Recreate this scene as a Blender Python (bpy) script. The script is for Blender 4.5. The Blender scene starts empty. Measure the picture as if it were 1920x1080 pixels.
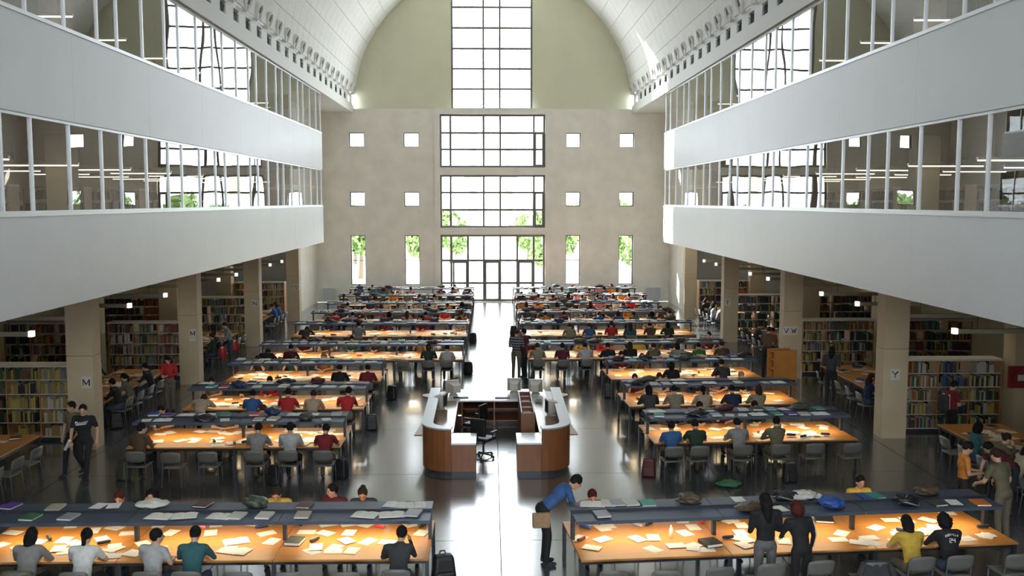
import bpy, bmesh, math, random
import numpy as np
from mathutils import Vector, Matrix, Euler

# ------------------------------------------------------------------ camera, world, sun, exposure
scene = bpy.context.scene
COL = scene.collection
R = math.radians
FPX, PITCH, YAW = 1800.0, R(5.17), R(1.27)
CAM = Vector((-0.17, 0.0, 6.3))
cd = bpy.data.cameras.new('camera'); cam = bpy.data.objects.new('camera', cd); COL.objects.link(cam)
cam.location = CAM; cam.rotation_euler = (R(90) - PITCH, 0, -YAW)
cd.sensor_width = 36; cd.lens = 36 * FPX / 1920; cd.clip_end = 600
scene.camera = cam
FW = Vector((math.sin(YAW) * math.cos(PITCH), math.cos(YAW) * math.cos(PITCH), -math.sin(PITCH)))
RT = Vector((math.cos(YAW), -math.sin(YAW), 0)); UP = RT.cross(FW)

world = bpy.data.worlds.new('world'); scene.world = world; world.use_nodes = True
bg = world.node_tree.nodes['Background']
bg.inputs['Color'].default_value = (0.86, 0.93, 1.0, 1); bg.inputs['Strength'].default_value = 13.0
sd = bpy.data.lights.new('sun_offscreen', 'SUN'); sun = bpy.data.objects.new('sun_offscreen', sd); COL.objects.link(sun)
sd.energy = 24.0; sd.angle = R(0.6); sd.color = (1.0, 0.95, 0.86)
sun.rotation_euler = Vector((1, -1.25, -0.85)).to_track_quat('-Z', 'Y').to_euler()
sun.location = (-40, 90, 40)
vs = scene.view_settings
vs.view_transform = 'Standard'; vs.look = 'None'; vs.gamma = 1.0; vs.exposure = 0.15; vs.use_curve_mapping = False
scene.cycles.max_bounces = 8; scene.cycles.diffuse_bounces = 5; scene.cycles.glossy_bounces = 4
scene.cycles.transparent_max_bounces = 12; scene.cycles.sample_clamp_indirect = 25.0
scene.cycles.caustics_reflective = False; scene.cycles.caustics_refractive = False

def portal(name, loc, size, direction):
    l = bpy.data.lights.new(name, 'AREA'); l.shape = 'RECTANGLE'; l.size, l.size_y = size
    o = bpy.data.objects.new(name, l); COL.objects.link(o); o.location = loc
    o.rotation_euler = Vector(direction).to_track_quat('-Z', 'Z' if abs(direction[2]) < .9 else 'Y').to_euler()
    l.cycles.is_portal = True
    return o
portal('window_daylight', (0, 60.3, 16), (5.2, 7.8), (0, -1, 0))
portal('window_daylight', (0, 60.3, 6.0), (6.6, 11.6), (0, -1, 0))
portal('window_rear_upper_offscreen', (0, -9.5, 16), (5.2, 7.8), (0, 1, 0))
portal('window_rear_offscreen', (0, -9.5, 6.0), (6.6, 11.6), (0, 1, 0))

def ray(px, py):
    return (FW * FPX + RT * (px - 960) - UP * (py - 540)).normalized()
def on_z(px, py, z=0.0):
    d = ray(px, py); return CAM + d * ((z - CAM.z) / d.z)
def x_at(px, Y, z):
    k = px - 960
    a = Y - CAM.y; b = z - CAM.z
    den = FPX * RT.x - k * FW.x
    return CAM.x + (k * (a * FW.y + b * FW.z) - FPX * (a * RT.y + b * RT.z)) / den

# ------------------------------------------------------------------ materials
MATS = {}
def mat(name, col, rough=.6, metal=0.0, var=0.0, scale=6.0, bump=0.0, emit=None, spec=.5, stretch=None):
    if name in MATS: return MATS[name]
    m = bpy.data.materials.new(name); m.use_nodes = True; MATS[name] = m
    nt = m.node_tree; b = nt.nodes['Principled BSDF']
    b.inputs['Base Color'].default_value = (*col, 1); b.inputs['Roughness'].default_value = rough
    b.inputs['Metallic'].default_value = metal; b.inputs['Specular IOR Level'].default_value = spec
    if emit:
        b.inputs['Emission Color'].default_value = (*emit[0], 1); b.inputs['Emission Strength'].default_value = emit[1]
    if var or bump:
        tc = nt.nodes.new('ShaderNodeTexCoord'); nz = nt.nodes.new('ShaderNodeTexNoise')
        nz.inputs['Scale'].default_value = scale; nz.inputs['Detail'].default_value = 5
        src = tc.outputs['Object']
        if stretch:
            mp = nt.nodes.new('ShaderNodeMapping'); mp.inputs['Scale'].default_value = stretch
            nt.links.new(src, mp.inputs[0]); src = mp.outputs[0]
        nt.links.new(src, nz.inputs['Vector'])
        if var:
            rp = nt.nodes.new('ShaderNodeValToRGB')
            rp.color_ramp.elements[0].position = .3; rp.color_ramp.elements[1].position = .7
            rp.color_ramp.elements[0].color = (*[c * (1 - var) for c in col], 1)
            rp.color_ramp.elements[1].color = (*[min(1, c * (1 + var)) for c in col], 1)
            nt.links.new(nz.outputs['Fac'], rp.inputs[0]); nt.links.new(rp.outputs[0], b.inputs['Base Color'])
        if bump:
            bp = nt.nodes.new('ShaderNodeBump'); bp.inputs['Strength'].default_value = bump
            nt.links.new(nz.outputs['Fac'], bp.inputs['Height']); nt.links.new(bp.outputs[0], b.inputs['Normal'])
    return m
def glass(name, tint, wave, base=.08):
    m = bpy.data.materials.new(name); m.use_nodes = True; MATS[name] = m
    nt = m.node_tree; nt.nodes.clear(); N = nt.nodes.new; L = nt.links.new
    out = N('ShaderNodeOutputMaterial'); mix = N('ShaderNodeMixShader'); tr = N('ShaderNodeBsdfTransparent'); gl = N('ShaderNodeBsdfGlossy')
    tr.inputs[0].default_value = (*tint, 1); gl.inputs['Roughness'].default_value = 0.0
    geo = N('ShaderNodeNewGeometry'); dot = N('ShaderNodeVectorMath'); dot.operation = 'DOT_PRODUCT'
    L(geo.outputs['Incoming'], dot.inputs[0]); L(geo.outputs['True Normal'], dot.inputs[1])
    ab = N('ShaderNodeMath'); ab.operation = 'ABSOLUTE'; L(dot.outputs['Value'], ab.inputs[0])
    om = N('ShaderNodeMath'); om.operation = 'SUBTRACT'; om.inputs[0].default_value = 1; L(ab.outputs[0], om.inputs[1])
    pw = N('ShaderNodeMath'); pw.operation = 'POWER'; pw.inputs[1].default_value = 4.0; L(om.outputs[0], pw.inputs[0])
    ma = N('ShaderNodeMath'); ma.operation = 'MULTIPLY_ADD'; ma.inputs[1].default_value = 1 - base; ma.inputs[2].default_value = base; L(pw.outputs[0], ma.inputs[0])
    L(ma.outputs[0], mix.inputs[0]); L(tr.outputs[0], mix.inputs[1]); L(gl.outputs[0], mix.inputs[2]); L(mix.outputs[0], out.inputs[0])
    if wave:
        tc = N('ShaderNodeTexCoord'); nz = N('ShaderNodeTexNoise'); nz.inputs['Scale'].default_value = .55; nz.inputs['Detail'].default_value = 0
        bp = N('ShaderNodeBump'); bp.inputs['Strength'].default_value = wave; bp.inputs['Distance'].default_value = .02
        L(tc.outputs['Object'], nz.inputs['Vector']); L(nz.outputs['Fac'], bp.inputs['Height']); L(bp.outputs[0], gl.inputs['Normal'])
    return m
M_white = mat('white panel paint', (.66, .685, .71), .4, var=.02, scale=.6)
M_vault = mat('white acoustic tile', (.84, .85, .84), .7, var=.03, scale=1.5)
M_beam = mat('white plaster', (.82, .83, .82), .6)
M_conc = mat('pale concrete', (.82, .795, .72), .75, var=.07, scale=1.1, bump=.05)
M_cream = mat('cream plaster', (.66, .66, .50), .8, var=.03, scale=.8)
M_pill = mat('beige concrete', (.53, .44, .30), .7, var=.06, scale=2.0)
M_pillside = mat('grey render', (.62, .62, .60), .7, var=.04, scale=2.0)
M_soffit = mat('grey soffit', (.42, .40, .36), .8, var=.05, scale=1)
M_floor = mat('polished grey concrete', (.080, .088, .092), .22, var=.08, scale=.35, spec=1.0)
M_joint = mat('dark joint filler', (.05, .05, .05), .8)
M_portico = mat('pale portico stone', (.55, .52, .44), .8)
M_frame = mat('grey window frame', (.14, .135, .12), .5, metal=.2)
M_alu = mat('brushed aluminium', (.62, .64, .65), .35, metal=.5)
M_wood = mat('honey beech', (.52, .225, .055), .4, var=.10, scale=3, stretch=(1, 8, 1))
M_shelfwood = mat('oak shelf side', (.42, .22, .08), .45, var=.15, scale=3, stretch=(1, 1, 6))
M_deskwood = mat('cherry veneer', (.23, .085, .03), .35, var=.12, scale=2, stretch=(6, 6, 1))
M_blue = mat('blue grey enamel', (.075, .10, .145), .42, metal=.2, var=.05, scale=4)
M_dark = mat('charcoal steel', (.05, .055, .065), .4, metal=.4)
M_black = mat('black plastic', (.012, .012, .013), .5)
M_chair = mat('grey laminate seat', (.14, .14, .125), .45, var=.05, scale=5)
M_leg = mat('blue grey tube', (.14, .15, .17), .4, metal=.4)
M_steel = mat('shelf steel', (.55, .54, .50), .45)
M_paper = mat('white paper', (.82, .80, .74), .8)
M_lamp = mat('warm lamp tube', (1, .8, .5), .5, emit=((1, .78, .46), 10))
M_tube = mat('ceiling lamp tube', (1, .9, .7), .5, emit=((1, .86, .60), 2.6))
M_tube2 = mat('aisle lamp tube', (1, .9, .7), .5, emit=((1, .84, .56), 7))
M_cap = mat('lamp end cap', (.85, .85, .8), .4, emit=((1, .95, .8), 1.2))
M_ledge = mat('grey ledge laminate', (.40, .44, .46), .3)
M_top = mat('white laminate', (.78, .79, .80), .25)
M_beige = mat('beige plastic', (.52, .49, .42), .5)
M_leaf = mat('green leaves', (.16, .25, .08), .7, var=.35, scale=3)
M_bark = mat('bark', (.12, .09, .06), .9)
M_ground = mat('pale paving', (.55, .53, .48), .8, var=.1, scale=.5)
M_olive = mat('olive plaster ceiling', (.50, .445, .28), .8, var=.06, scale=1)
M_carpet = mat('grey level floor', (.25, .24, .22), .8)
_b = M_floor.node_tree.nodes['Principled BSDF']; _b.inputs['Coat Weight'].default_value = .7; _b.inputs['Coat Roughness'].default_value = .14; _b.inputs['Coat IOR'].default_value = 1.6
G_side = glass('side glazing', (.93, .94, .92), .35, .17)
G_win = glass('window glazing', (.95, .97, .96), 0, .06)

# ------------------------------------------------------------------ mesh helpers
class MB:
    def __init__(s): s.v = []; s.f = []; s.m = []
    def add(s, vs_, fs, mi=0):
        k = len(s.v); s.v += [tuple(p) for p in vs_]; s.f += [tuple(i + k for i in f) for f in fs]; s.m += [mi] * len(fs); return s
    def box(s, a, b, mi=0, M=None):
        x0, y0, z0 = a; x1, y1, z1 = b
        p = [Vector(q) for q in ((x0, y0, z0), (x1, y0, z0), (x1, y1, z0), (x0, y1, z0), (x0, y0, z1), (x1, y0, z1), (x1, y1, z1), (x0, y1, z1))]
        if M: p = [M @ q for q in p]
        return s.add(p, [(0, 3, 2, 1), (4, 5, 6, 7), (0, 1, 5, 4), (1, 2, 6, 5), (2, 3, 7, 6), (3, 0, 4, 7)], mi)
    def cbox(s, c, d, mi=0, M=None):
        return s.box([c[i] - d[i] / 2 for i in range(3)], [c[i] + d[i] / 2 for i in range(3)], mi, M)
    def tube(s, pts, rad, n=8, mi=0, cap=True):
        pts = [Vector(p) for p in pts]; rs = rad if isinstance(rad, (list, tuple)) else [rad] * len(pts)
        rings = []; ref = None
        for i, p in enumerate(pts):
            d = (pts[min(i + 1, len(pts) - 1)] - pts[max(i - 1, 0)]).normalized()
            if ref is None: ref = Vector((0, 0, 1)) if abs(d.z) < .9 else Vector((1, 0, 0))
            a = d.cross(ref).normalized(); b = a.cross(d); ref = b
            rings.append([p + (a * math.cos(2 * math.pi * j / n) + b * math.sin(2 * math.pi * j / n)) * rs[i] for j in range(n)])
        fs = []
        for i in range(len(pts) - 1):
            for j in range(n):
                fs.append((i * n + j, i * n + (j + 1) % n, (i + 1) * n + (j + 1) % n, (i + 1) * n + j))
        if cap:
            fs.append(tuple(range(n - 1, -1, -1))); fs.append(tuple(range((len(pts) - 1) * n, len(pts) * n)))
        return s.add([q for r in rings for q in r], fs, mi)
    def ball(s, c, r, nu=12, nv=8, mi=0, M=None, jit=0, rnd=None):
        c = Vector(c); r = (r, r, r) if not isinstance(r, (tuple, list)) else r
        vv = []; fs = []
        for i in range(nv + 1):
            t = math.pi * i / nv
            for j in range(nu):
                u = 2 * math.pi * j / nu
                k = 1 + (rnd.uniform(-jit, jit) if rnd else 0)
                p = Vector((math.sin(t) * math.cos(u) * r[0], math.sin(t) * math.sin(u) * r[1], math.cos(t) * r[2])) * k
                vv.append(c + (M @ p if M else p))
        for i in range(nv):
            for j in range(nu):
                fs.append((i * nu + j, (i + 1) * nu + j, (i + 1) * nu + (j + 1) % nu, i * nu + (j + 1) % nu))
        return s.add(vv, fs, mi)
    def prism(s, pts, z0, z1, mi=0):
        n = len(pts)
        v = [(p[0], p[1], z0) for p in pts] + [(p[0], p[1], z1) for p in pts]
        return s.add(v, [tuple(range(n - 1, -1, -1)), tuple(range(n, 2 * n))] + [(i, (i + 1) % n, n + (i + 1) % n, n + i) for i in range(n)], mi)
    def mesh(s, name, mats, smooth=False):
        me = bpy.data.meshes.new(name); me.from_pydata(s.v, [], s.f)
        for m in (mats if isinstance(mats, (list, tuple)) else [mats]): me.materials.append(m)
        if any(s.m): me.polygons.foreach_set('material_index', s.m)
        if smooth: me.polygons.foreach_set('use_smooth', [True] * len(me.polygons))
        me.update(); return me
    def build(s, name, mats, parent=None, smooth=False, **k):
        return link(name, s.mesh(name, mats, smooth), parent, **k)
def link(name, me, parent=None, loc=(0, 0, 0), rot=(0, 0, 0), M=None, scale=None):
    o = bpy.data.objects.new(name, me); COL.objects.link(o)
    if parent: o.parent = parent
    if M is not None: o.matrix_local = M
    else:
        o.location = loc; o.rotation_euler = rot
        if scale: o.scale = scale
    return o
def empty(name, loc=(0, 0, 0), rz=0, M=None):
    o = link(name, None, None, loc, (0, 0, rz), M); o.empty_display_size = .2; return o
def tag(o, label, cat, group=None, kind=None):
    o['label'] = label; o['category'] = cat
    if group: o['group'] = group
    if kind: o['kind'] = kind
    return o
def struct(o): o['kind'] = 'structure'; return o
def bev(me, w=.01, seg=2):
    bm = bmesh.new(); bm.from_mesh(me)
    bmesh.ops.bevel(bm, geom=list(bm.edges), offset=w, segments=seg, affect='EDGES', profile=.6)
    bm.to_mesh(me); bm.free(); return me
def boxmesh(name, d, m, bw=0):
    me = MB().cbox((0, 0, 0), d).mesh(name, m)
    return bev(me, bw, 1) if bw else me
ORD = ['zeroth', 'first', 'second', 'third', 'fourth', 'fifth', 'sixth', 'seventh', 'eighth', 'ninth', 'tenth', 'eleventh', 'twelfth']
# ------------------------------------------------------------------ the hall
YW = 60.0
def at_y(px, py, Y):
    d = ray(px, py); return CAM + d * ((Y - CAM.y) / d.y)
def WX(px): return at_y(px, 376, YW).x
def WZ(py): return at_y(924, py, YW).z
HX = 8.65; GE = 49.0                           # gallery face and far end
ZB = (4.22, 6.02, 7.9, 9.68, 11.7)             # band, glass, band, glass

# floor: slabs with recessed joints
fl = struct(MB().box((-19, -9, -.3), (19, 60, -.015)).build('floor', M_joint))
slab_cache = {}
for i in range(-4, 4):
    for j in range(16):
        x0, x1 = max(i * 5.0, -19), min(i * 5.0 + 5.0, 19)
        y0, y1 = -9.0 + j * 4.4, min(-9.0 + j * 4.4 + 4.4, 60)
        if y1 - y0 < .3: continue
        me = MB().box((-(x1 - x0) / 2 + .008, -(y1 - y0) / 2 + .008, -.015), ((x1 - x0) / 2 - .008, (y1 - y0) / 2 - .008, 0)).mesh('slab', M_floor)
        link('slab', me, fl, ((x0 + x1) / 2, (y0 + y1) / 2, 0))

# end wall of concrete courses with window openings
XS = [(656, 684), (758, 786), (1061, 1088), (1161, 1188)]
holes = []
for a, b in XS:
    holes += [(WX(a), WX(b), WZ(276), WZ(249)), (WX(a), WX(b), WZ(387), WZ(360)), (WX(a), WX(b), WZ(534), WZ(441))]
CX0, CX1 = WX(825), WX(1022)
ctr = [(CX0, CX1, WZ(314), WZ(214)), (CX0, CX1, WZ(427), WZ(328)), (CX0, CX1, .03, WZ(440))]
TX0, TX1 = WX(847), WX(998)
ZT = WZ(205)
def wall_cells(mb, x0, x1, z0, z1, hs, y0, y1):
    xs = sorted({x0, x1, *[min(max(v, x0), x1) for h in hs for v in h[:2]]}); zs = sorted({z0, z1, *[min(max(v, z0), z1) for h in hs for v in h[2:]]})
    for a, b in zip(xs, xs[1:]):
        for c, d in zip(zs, zs[1:]):
            mx, mz = (a + b) / 2, (c + d) / 2
            if b - a < 1e-4 or d - c < 1e-4 or any(h[0] < mx < h[1] and h[2] < mz < h[3] for h in hs): continue
            mb.box((a, y0, c), (b, y1, d))
    return mb
we = struct(empty('wall_end', (0, YW, 0)))
courses = [0.0, WZ(497), WZ(428), WZ(313), ZT]
sx0, sx1 = WX(815), WX(1031)
for c0, c1 in zip(courses, courses[1:]):
    for a, b in ((-11.2, sx0), (sx1, 11.2)):
        wall_cells(MB(), a + .01, b - .01, c0 + .012, c1 - .012, holes, 0, .4).build('panel', M_conc, we)
wall_cells(MB(), -11.2, 11.2, 0, ZT, holes + [(CX0, CX1, h[2], h[3]) for h in ctr], .03, .38).build('core', M_conc, we)
wall_cells(MB(), sx0, sx1, 0, ZT + .05, ctr, -.12, .42).build('window_surround', M_conc, we)
# lunette
wl = struct(empty('wall_lunette', (0, YW + .2, 0)))
RV = 8.55; ZC = 12.0
for s in (-1, 1):
    mb = MB(); n = 30; lim = TX1 if s > 0 else -TX0
    for k in range(n):
        a = lim + (RV + .2 - lim) * k / n; b = lim + (RV + .2 - lim) * (k + 1) / n
        za = ZC + math.sqrt(max(0, (RV + .2) ** 2 - a * a)); zb = ZC + math.sqrt(max(0, (RV + .2) ** 2 - b * b))
        v = [(s * a, 0, ZT - .1), (s * b, 0, ZT - .1), (s * b, 0, max(zb, ZT)), (s * a, 0, za)]
        v += [(x, .25, z) for x, y, z in v]
        mb.add(v, [(0, 1, 2, 3), (7, 6, 5, 4), (3, 2, 6, 7), (0, 3, 7, 4), (1, 5, 6, 2)])
    mb.build('panel', M_cream, wl)
struct(MB().box((-9.2, YW - .02, ZT - .08), (9.2, YW + .5, ZT + .02)).build('trim_1', M_conc))

WN = [0]
def window(x0, x1, z0, z1, Y, xs, zs, w=.07, d=.10, mf=None, axis='x', skip=None, name='window', g=None):
    WN[0] += 1
    root = struct(empty(f'{name}_{WN[0]}', ((x0 + x1) / 2, Y, z0) if axis == 'x' else (Y, (x0 + x1) / 2, z0)))
    if axis == 'y': root.rotation_euler.z = R(90)
    hw = (x1 - x0) / 2; H = z1 - z0; xm = (x0 + x1) / 2
    mf = mf or M_frame
    for a, b in ((( -hw, -d / 2, 0), (-hw + w, d / 2, H)), ((hw - w, -d / 2, 0), (hw, d / 2, H)), ((-hw + w, -d / 2, H - w), (hw - w, d / 2, H)), ((-hw + w, -d / 2, 0), (hw - w, d / 2, w))):
        MB().box(a, b).build('frame', mf, root)
    X = [x - xm for x in xs]; Z = [z - z0 for z in zs]
    for x in X: MB().box((x - w / 2, -d / 2.2, w), (x + w / 2, d / 2.2, H - w)).build('mullion', mf, root)
    XX = [-hw + w / 2] + X + [hw - w / 2]; ZZ = [w / 2] + Z + [H - w / 2]
    for a, b in zip(XX, XX[1:]):
        for z in Z: MB().box((a + w / 2, -d / 2.5, z - w / 2), (b - w / 2, d / 2.5, z + w / 2)).build('transom', mf, root)
        for c, e in zip(ZZ, ZZ[1:]):
            MB().add([(a, 0, c), (b, 0, c), (b, 0, e), (a, 0, e)], [(0, 1, 2, 3)]).build('pane', g or G_win, root)
    return root
def casement(root, x0, x1, z0, z1, xm, zb, w=.07, name='casement'):
    mb = MB()
    for a, b in (((x0, z0), (x0 + w, z1)), ((x1 - w, z0), (x1, z1)), ((x0 + w, z0), (x1 - w, z0 + w)), ((x0 + w, z1 - w), (x1 - w, z1))):
        mb.box((a[0] - xm, -.09, a[1] - zb), (b[0] - xm, .07, b[1] - zb))
    return mb.build(name, M_frame, root)
window(TX0, TX1, ZT, 20.3, YW + .3, [WX(907), WX(937.5)], [WZ(166), WZ(128), WZ(90), WZ(51), WZ(12), WZ(-27), WZ(-66)], w=.12)
for k, h in enumerate(ctr[:2]):
    zz = [[WZ(249), WZ(280)], [WZ(361), WZ(393.5)]][k]
    w_ = window(h[0], h[1], h[2], h[3], YW + .15, [WX(p) for p in (845, 907, 938, 1001)], sorted(zz), w=.13)
    casement(w_, WX(1002.5), h[1] - .1, h[2] + .1, zz[0], (h[0] + h[1]) / 2, h[2], .09)
h = ctr[2]
w_ = window(h[0], h[1], h[2], h[3], YW + .15, [WX(p) for p in (845.5, 877, 907, 938, 970, 1001)], [WZ(531), WZ(488.5)], w=.13)
for a, b in ((848, 876), (908.5, 937), (971.5, 1000)):
    dr = casement(w_, WX(a), WX(b), h[2] + .05, WZ(490), (h[0] + h[1]) / 2, h[2], .11, 'door_leaf')
    MB().box((WX(b) - .2 - (h[0] + h[1]) / 2, -.14, .95), (WX(b) - .16 - (h[0] + h[1]) / 2, -.09, 1.25)).build('door_handle', M_dark, dr)
for hh in holes:
    if hh[3] - hh[2] < 1.5: window(hh[0], hh[1], hh[2], hh[3], YW + .25, [], [], w=.05)
    else: window(hh[0], hh[1], hh[2], hh[3], YW + .25, [], [WZ(488)], w=.05)

# pillars
PY = [15.4, 24.2, 32.9, 41.7, 50.4]
for s in (-1, 1):
    for y in PY:
        y2 = y + (.0 if s < 0 else .7)
        p = struct(empty('pillar', (s * 10.55, y2 + .26, 0)))
        MB().box((-.33, -.26, 0), (.33, .26, 2.40)).build('shaft_block', M_pill, p)
        MB().box((-.33, -.26, 2.41), (.33, .26, 4.24)).build('shaft_block', M_pill, p)
        o = struct(empty('pillar', (s * 14.2, y2 + .4, 0)))
        MB().box((-.4, -.3, 0), (.4, .3, 4.24)).build('shaft_block', M_pill, o)
# gallery columns
for s in (-1, 1):
    for y in PY[1:]:
        for z0, z1 in ((4.7, 7.95), (8.4, 11.74)):
            o = struct(empty('pillar', (s * 10.9, y + .26, z0)))
            MB().box((-.3, -.25, 0), (.3, .25, z1 - z0)).build('shaft_block', M_pill, o)
# galleries
for s in (-1, 1):
    sd_ = 'left' if s < 0 else 'right'
    def sb(name, a, b, m):
        return struct(MB().box((min(s * a[0], s * b[0]), a[1], a[2]), (max(s * a[0], s * b[0]), b[1], b[2])).build(name, m))
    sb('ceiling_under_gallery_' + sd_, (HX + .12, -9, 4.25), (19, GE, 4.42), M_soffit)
    sb('floor_gallery_' + sd_, (HX + .12, -9, 4.43), (19, GE, 4.7), M_carpet)
    sb('ceiling_gallery_' + sd_, (HX + .12, -9, 7.95), (19, GE, 8.1), M_olive)
    sb('floor_upper_gallery_' + sd_, (HX + .12, -9, 8.11), (19, GE, 8.4), M_carpet)
    sb('ceiling_upper_gallery_' + sd_, (HX + .2, -9, 11.74), (19, 60, 11.95), M_olive if False else M_beam)
    sb('wall_outer_' + sd_, (18.7, -9, 0), (19, 60.4, 11.73), M_olive)
    sb('wall_bay_' + sd_, (11.0, 53.3, 0), (11.2, 60, 11.72), M_conc)
    sb('wall_aisle_end_' + sd_, (11.21, 56.8, 0), (18.7, 57.0, 11.72), M_conc)
    # solid parapet bands in panels
    for z0, z1 in ((ZB[0], ZB[1]), (ZB[2], ZB[3])):
        root = struct(empty('wall_gallery_band_' + sd_, (s * HX, 0, z0)))
        ys = [20.0 - 4.38 * 7 + 4.38 * k for k in range(0, 16)]
        ys = [y for y in ys if -8 < y < GE - 1] ; ys = [-9] + ys + [GE]
        for a, b in zip(ys, ys[1:]):
            MB().box((min(0, s * .06), a + .003, 0), (max(0, s * .06), b - .003, z1 - z0)).build('panel', M_white, root)
        MB().box((min(s * .07, s * .3), -9, 0.02), (max(s * .07, s * .3), GE - .01, z1 - z0 - .02)).build('core', M_beam, root)
        MB().box((min(-s * .02, s * .32), -9, z1 - z0), (max(-s * .02, s * .32), GE + .01, z1 - z0 + .05)).build('sill', M_alu, root)
    for z0, z1 in ((ZB[0], ZB[1]), (ZB[2], ZB[3])):
        sb('wall_gallery_return_' + sd_, (HX + .31, GE - .06, z0), (18.7, GE, z1), M_white)
    # glazing strips
    my = [17.1 - 4.38 * 6]
    k = 0
    while my[-1] < GE - 1: my.append(my[-1] + (1.12, 1.63, 1.63)[k % 3]); k += 1
    my = [y for y in my if -9 < y < GE - .5]
    for z0, z1 in ((ZB[1] + .05, ZB[2]), (ZB[3] + .05, ZB[4])):
        WN[0] += 1
        root = struct(empty(f'window_{WN[0]}', (s * (HX + .08), 0, z0)))
        H = z1 - z0
        MB().box((-.04, -9, H - .06), (.04, GE, H)).build('head_rail', M_alu, root)
        MB().box((-.04, -9, 0), (.04, GE, .05)).build('sill_rail', M_alu, root)
        mm = MB().box((-.035, -.024, .05), (.035, .024, H - .06)).mesh('mullion', M_alu)
        for y in my + [GE - .04]: link('mullion', mm, root, (0, y, 0))
        yy = [-9] + my + [GE - .04]
        for a, b in zip(yy, yy[1:]):
            me = MB().add([(0, a, .03), (0, b, .03), (0, b, H - .03), (0, a, H - .03)], [(0, 3, 2, 1) if s > 0 else (0, 1, 2, 3)]).mesh('pane', G_side)
            link('pane', me, root)
        for xa in range(5):
            MB().add([(s * xa * 2, GE - .02, .03), (s * (xa * 2 + 2), GE - .02, .03), (s * (xa * 2 + 2), GE - .02, H - .03), (s * xa * 2, GE - .02, H - .03)], [(0, 1, 2, 3)]).build('pane', G_side, root)
            MB().box((s * xa * 2 + s * 2 - .03, GE - .06, 0), (s * xa * 2 + s * 2 + .03, GE, H)).build('mullion', M_alu, root)
    # spring beam with vent openings
    bm_ = struct(empty('trim_vault_beam_' + sd_, (0, 0, 0)))
    def bb(name, a, b, m=M_beam):
        return MB().box((min(s * a[0], s * b[0]), a[1], a[2]), (max(s * a[0], s * b[0]), b[1], b[2])).build(name, m, bm_)
    bb('lip', (8.58, -9, 11.7), (8.86, 60, 12.14))
    bb('face', (8.66, -9, 12.14), (8.86, 60, 12.28)); bb('face', (8.66, -9, 12.68), (8.86, 60, 12.85))
    vy = [10.6 + 1.6 * k for k in range(31)]
    wm = MB().box((s * 8.68 - .015, -.45, 12.28), (s * 8.68 + .015, .45, 12.68)).mesh('web', M_beam)
    vm = MB().box((s * 8.85 - .012, -.78, 12.27), (s * 8.85 + .012, .78, 12.69)).mesh('vent_shade_plate', M_black)  # black backing plate stands in for the shade deep inside the vents
    for y in vy:
        if y + .8 < 60: link('web', wm, bm_, (0, y + .8, 0))
        link('vent_shade_plate', vm, bm_, (0, y, 0))
    bb('face', (8.66, -9, 12.28), (8.86, 10.2, 12.68))
    # round air nozzles on the vault foot
    nz = MB(); n = 16
    prof = [(.25, -.06), (.31, -.06), (.31, .09), (.27, .09), (.25, -.02)]
    for k, (r_, h_) in enumerate(prof):
        nz.v += [(h_, r_ * math.cos(2 * math.pi * j / n), r_ * math.sin(2 * math.pi * j / n)) for j in range(n)]
    for k in range(len(prof) - 1):
        for j in range(n): nz.f.append((k * n + j, k * n + (j + 1) % n, (k + 1) * n + (j + 1) % n, (k + 1) * n + j)); nz.m.append(0)
    nm = nz.mesh('collar', M_beam)
    cm = MB().tube([(-.04, 0, 0), (.02, 0, 0)], .262, 16).mesh('throat', M_frame)
    for y in vy:
        if y < 20: continue
        e = empty('air_nozzle', (s * 8.50, y + .8, 13.06)); e.parent = bm_
        e.rotation_euler = Euler((0, R(18), R(180) if s > 0 else 0))
        link('collar', nm, e); link('throat', cm, e)

# barrel vault: shell, tiles, closed at the crown
vt = struct(empty('ceiling', (0, 0, 0)))
TH0, TH1 = R(5.5), R(90)
for s in (-1, 1):
    mb = MB(); n = 24
    for r_ in (RV + .06, RV + .3):
        for k in range(n + 1):
            t = R(5.7) + (TH1 - R(5.7)) * k / n
            for y in (-9, 60.5): mb.v.append((s * r_ * math.cos(t), y, ZC + r_ * math.sin(t)))
    q = 2 * (n + 1)
    for k in range(n):
        a = 2 * k
        mb.f += [(a, a + 1, a + 3, a + 2), (q + a, q + a + 2, q + a + 3, q + a + 1)]; mb.m += [0, 0]
    mb.f += [(2 * n, 2 * n + 1, q + 2 * n + 1, q + 2 * n)]; mb.m += [0]
    mb.build('shell', M_beam, vt, True)
NT = 12; dth = (TH1 - TH0) / NT; PYL = 1.2
def tile_geo(mb, s, k, y0):
    t0, t1 = TH0 + k * dth + .0011, TH0 + (k + 1) * dth - .0011
    v = []
    for r_ in (RV, RV + .05):
        for i in range(4):
            t = t0 + (t1 - t0) * i / 3
            for y in (y0 + .008, y0 + PYL - .008): v.append((s * r_ * math.cos(t), y, ZC + r_ * math.sin(t)))
    f = [(2 * i, 2 * i + 1, 2 * i + 3, 2 * i + 2) for i in range(3)] + [(0, 8, 9, 1), (6, 7, 15, 14)]
    for i in range(3): f += [(2 * i, 2 * i + 2, 2 * i + 10, 2 * i + 8), (2 * i + 1, 2 * i + 9, 2 * i + 11, 2 * i + 3)]
    mb.add(v, f)
tm = {}
for s in (-1, 1):
    for k in range(NT):
        mb = MB(); tile_geo(mb, s, k, 0); tm[s, k] = mb.mesh('tile', M_vault)
cand = []
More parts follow.
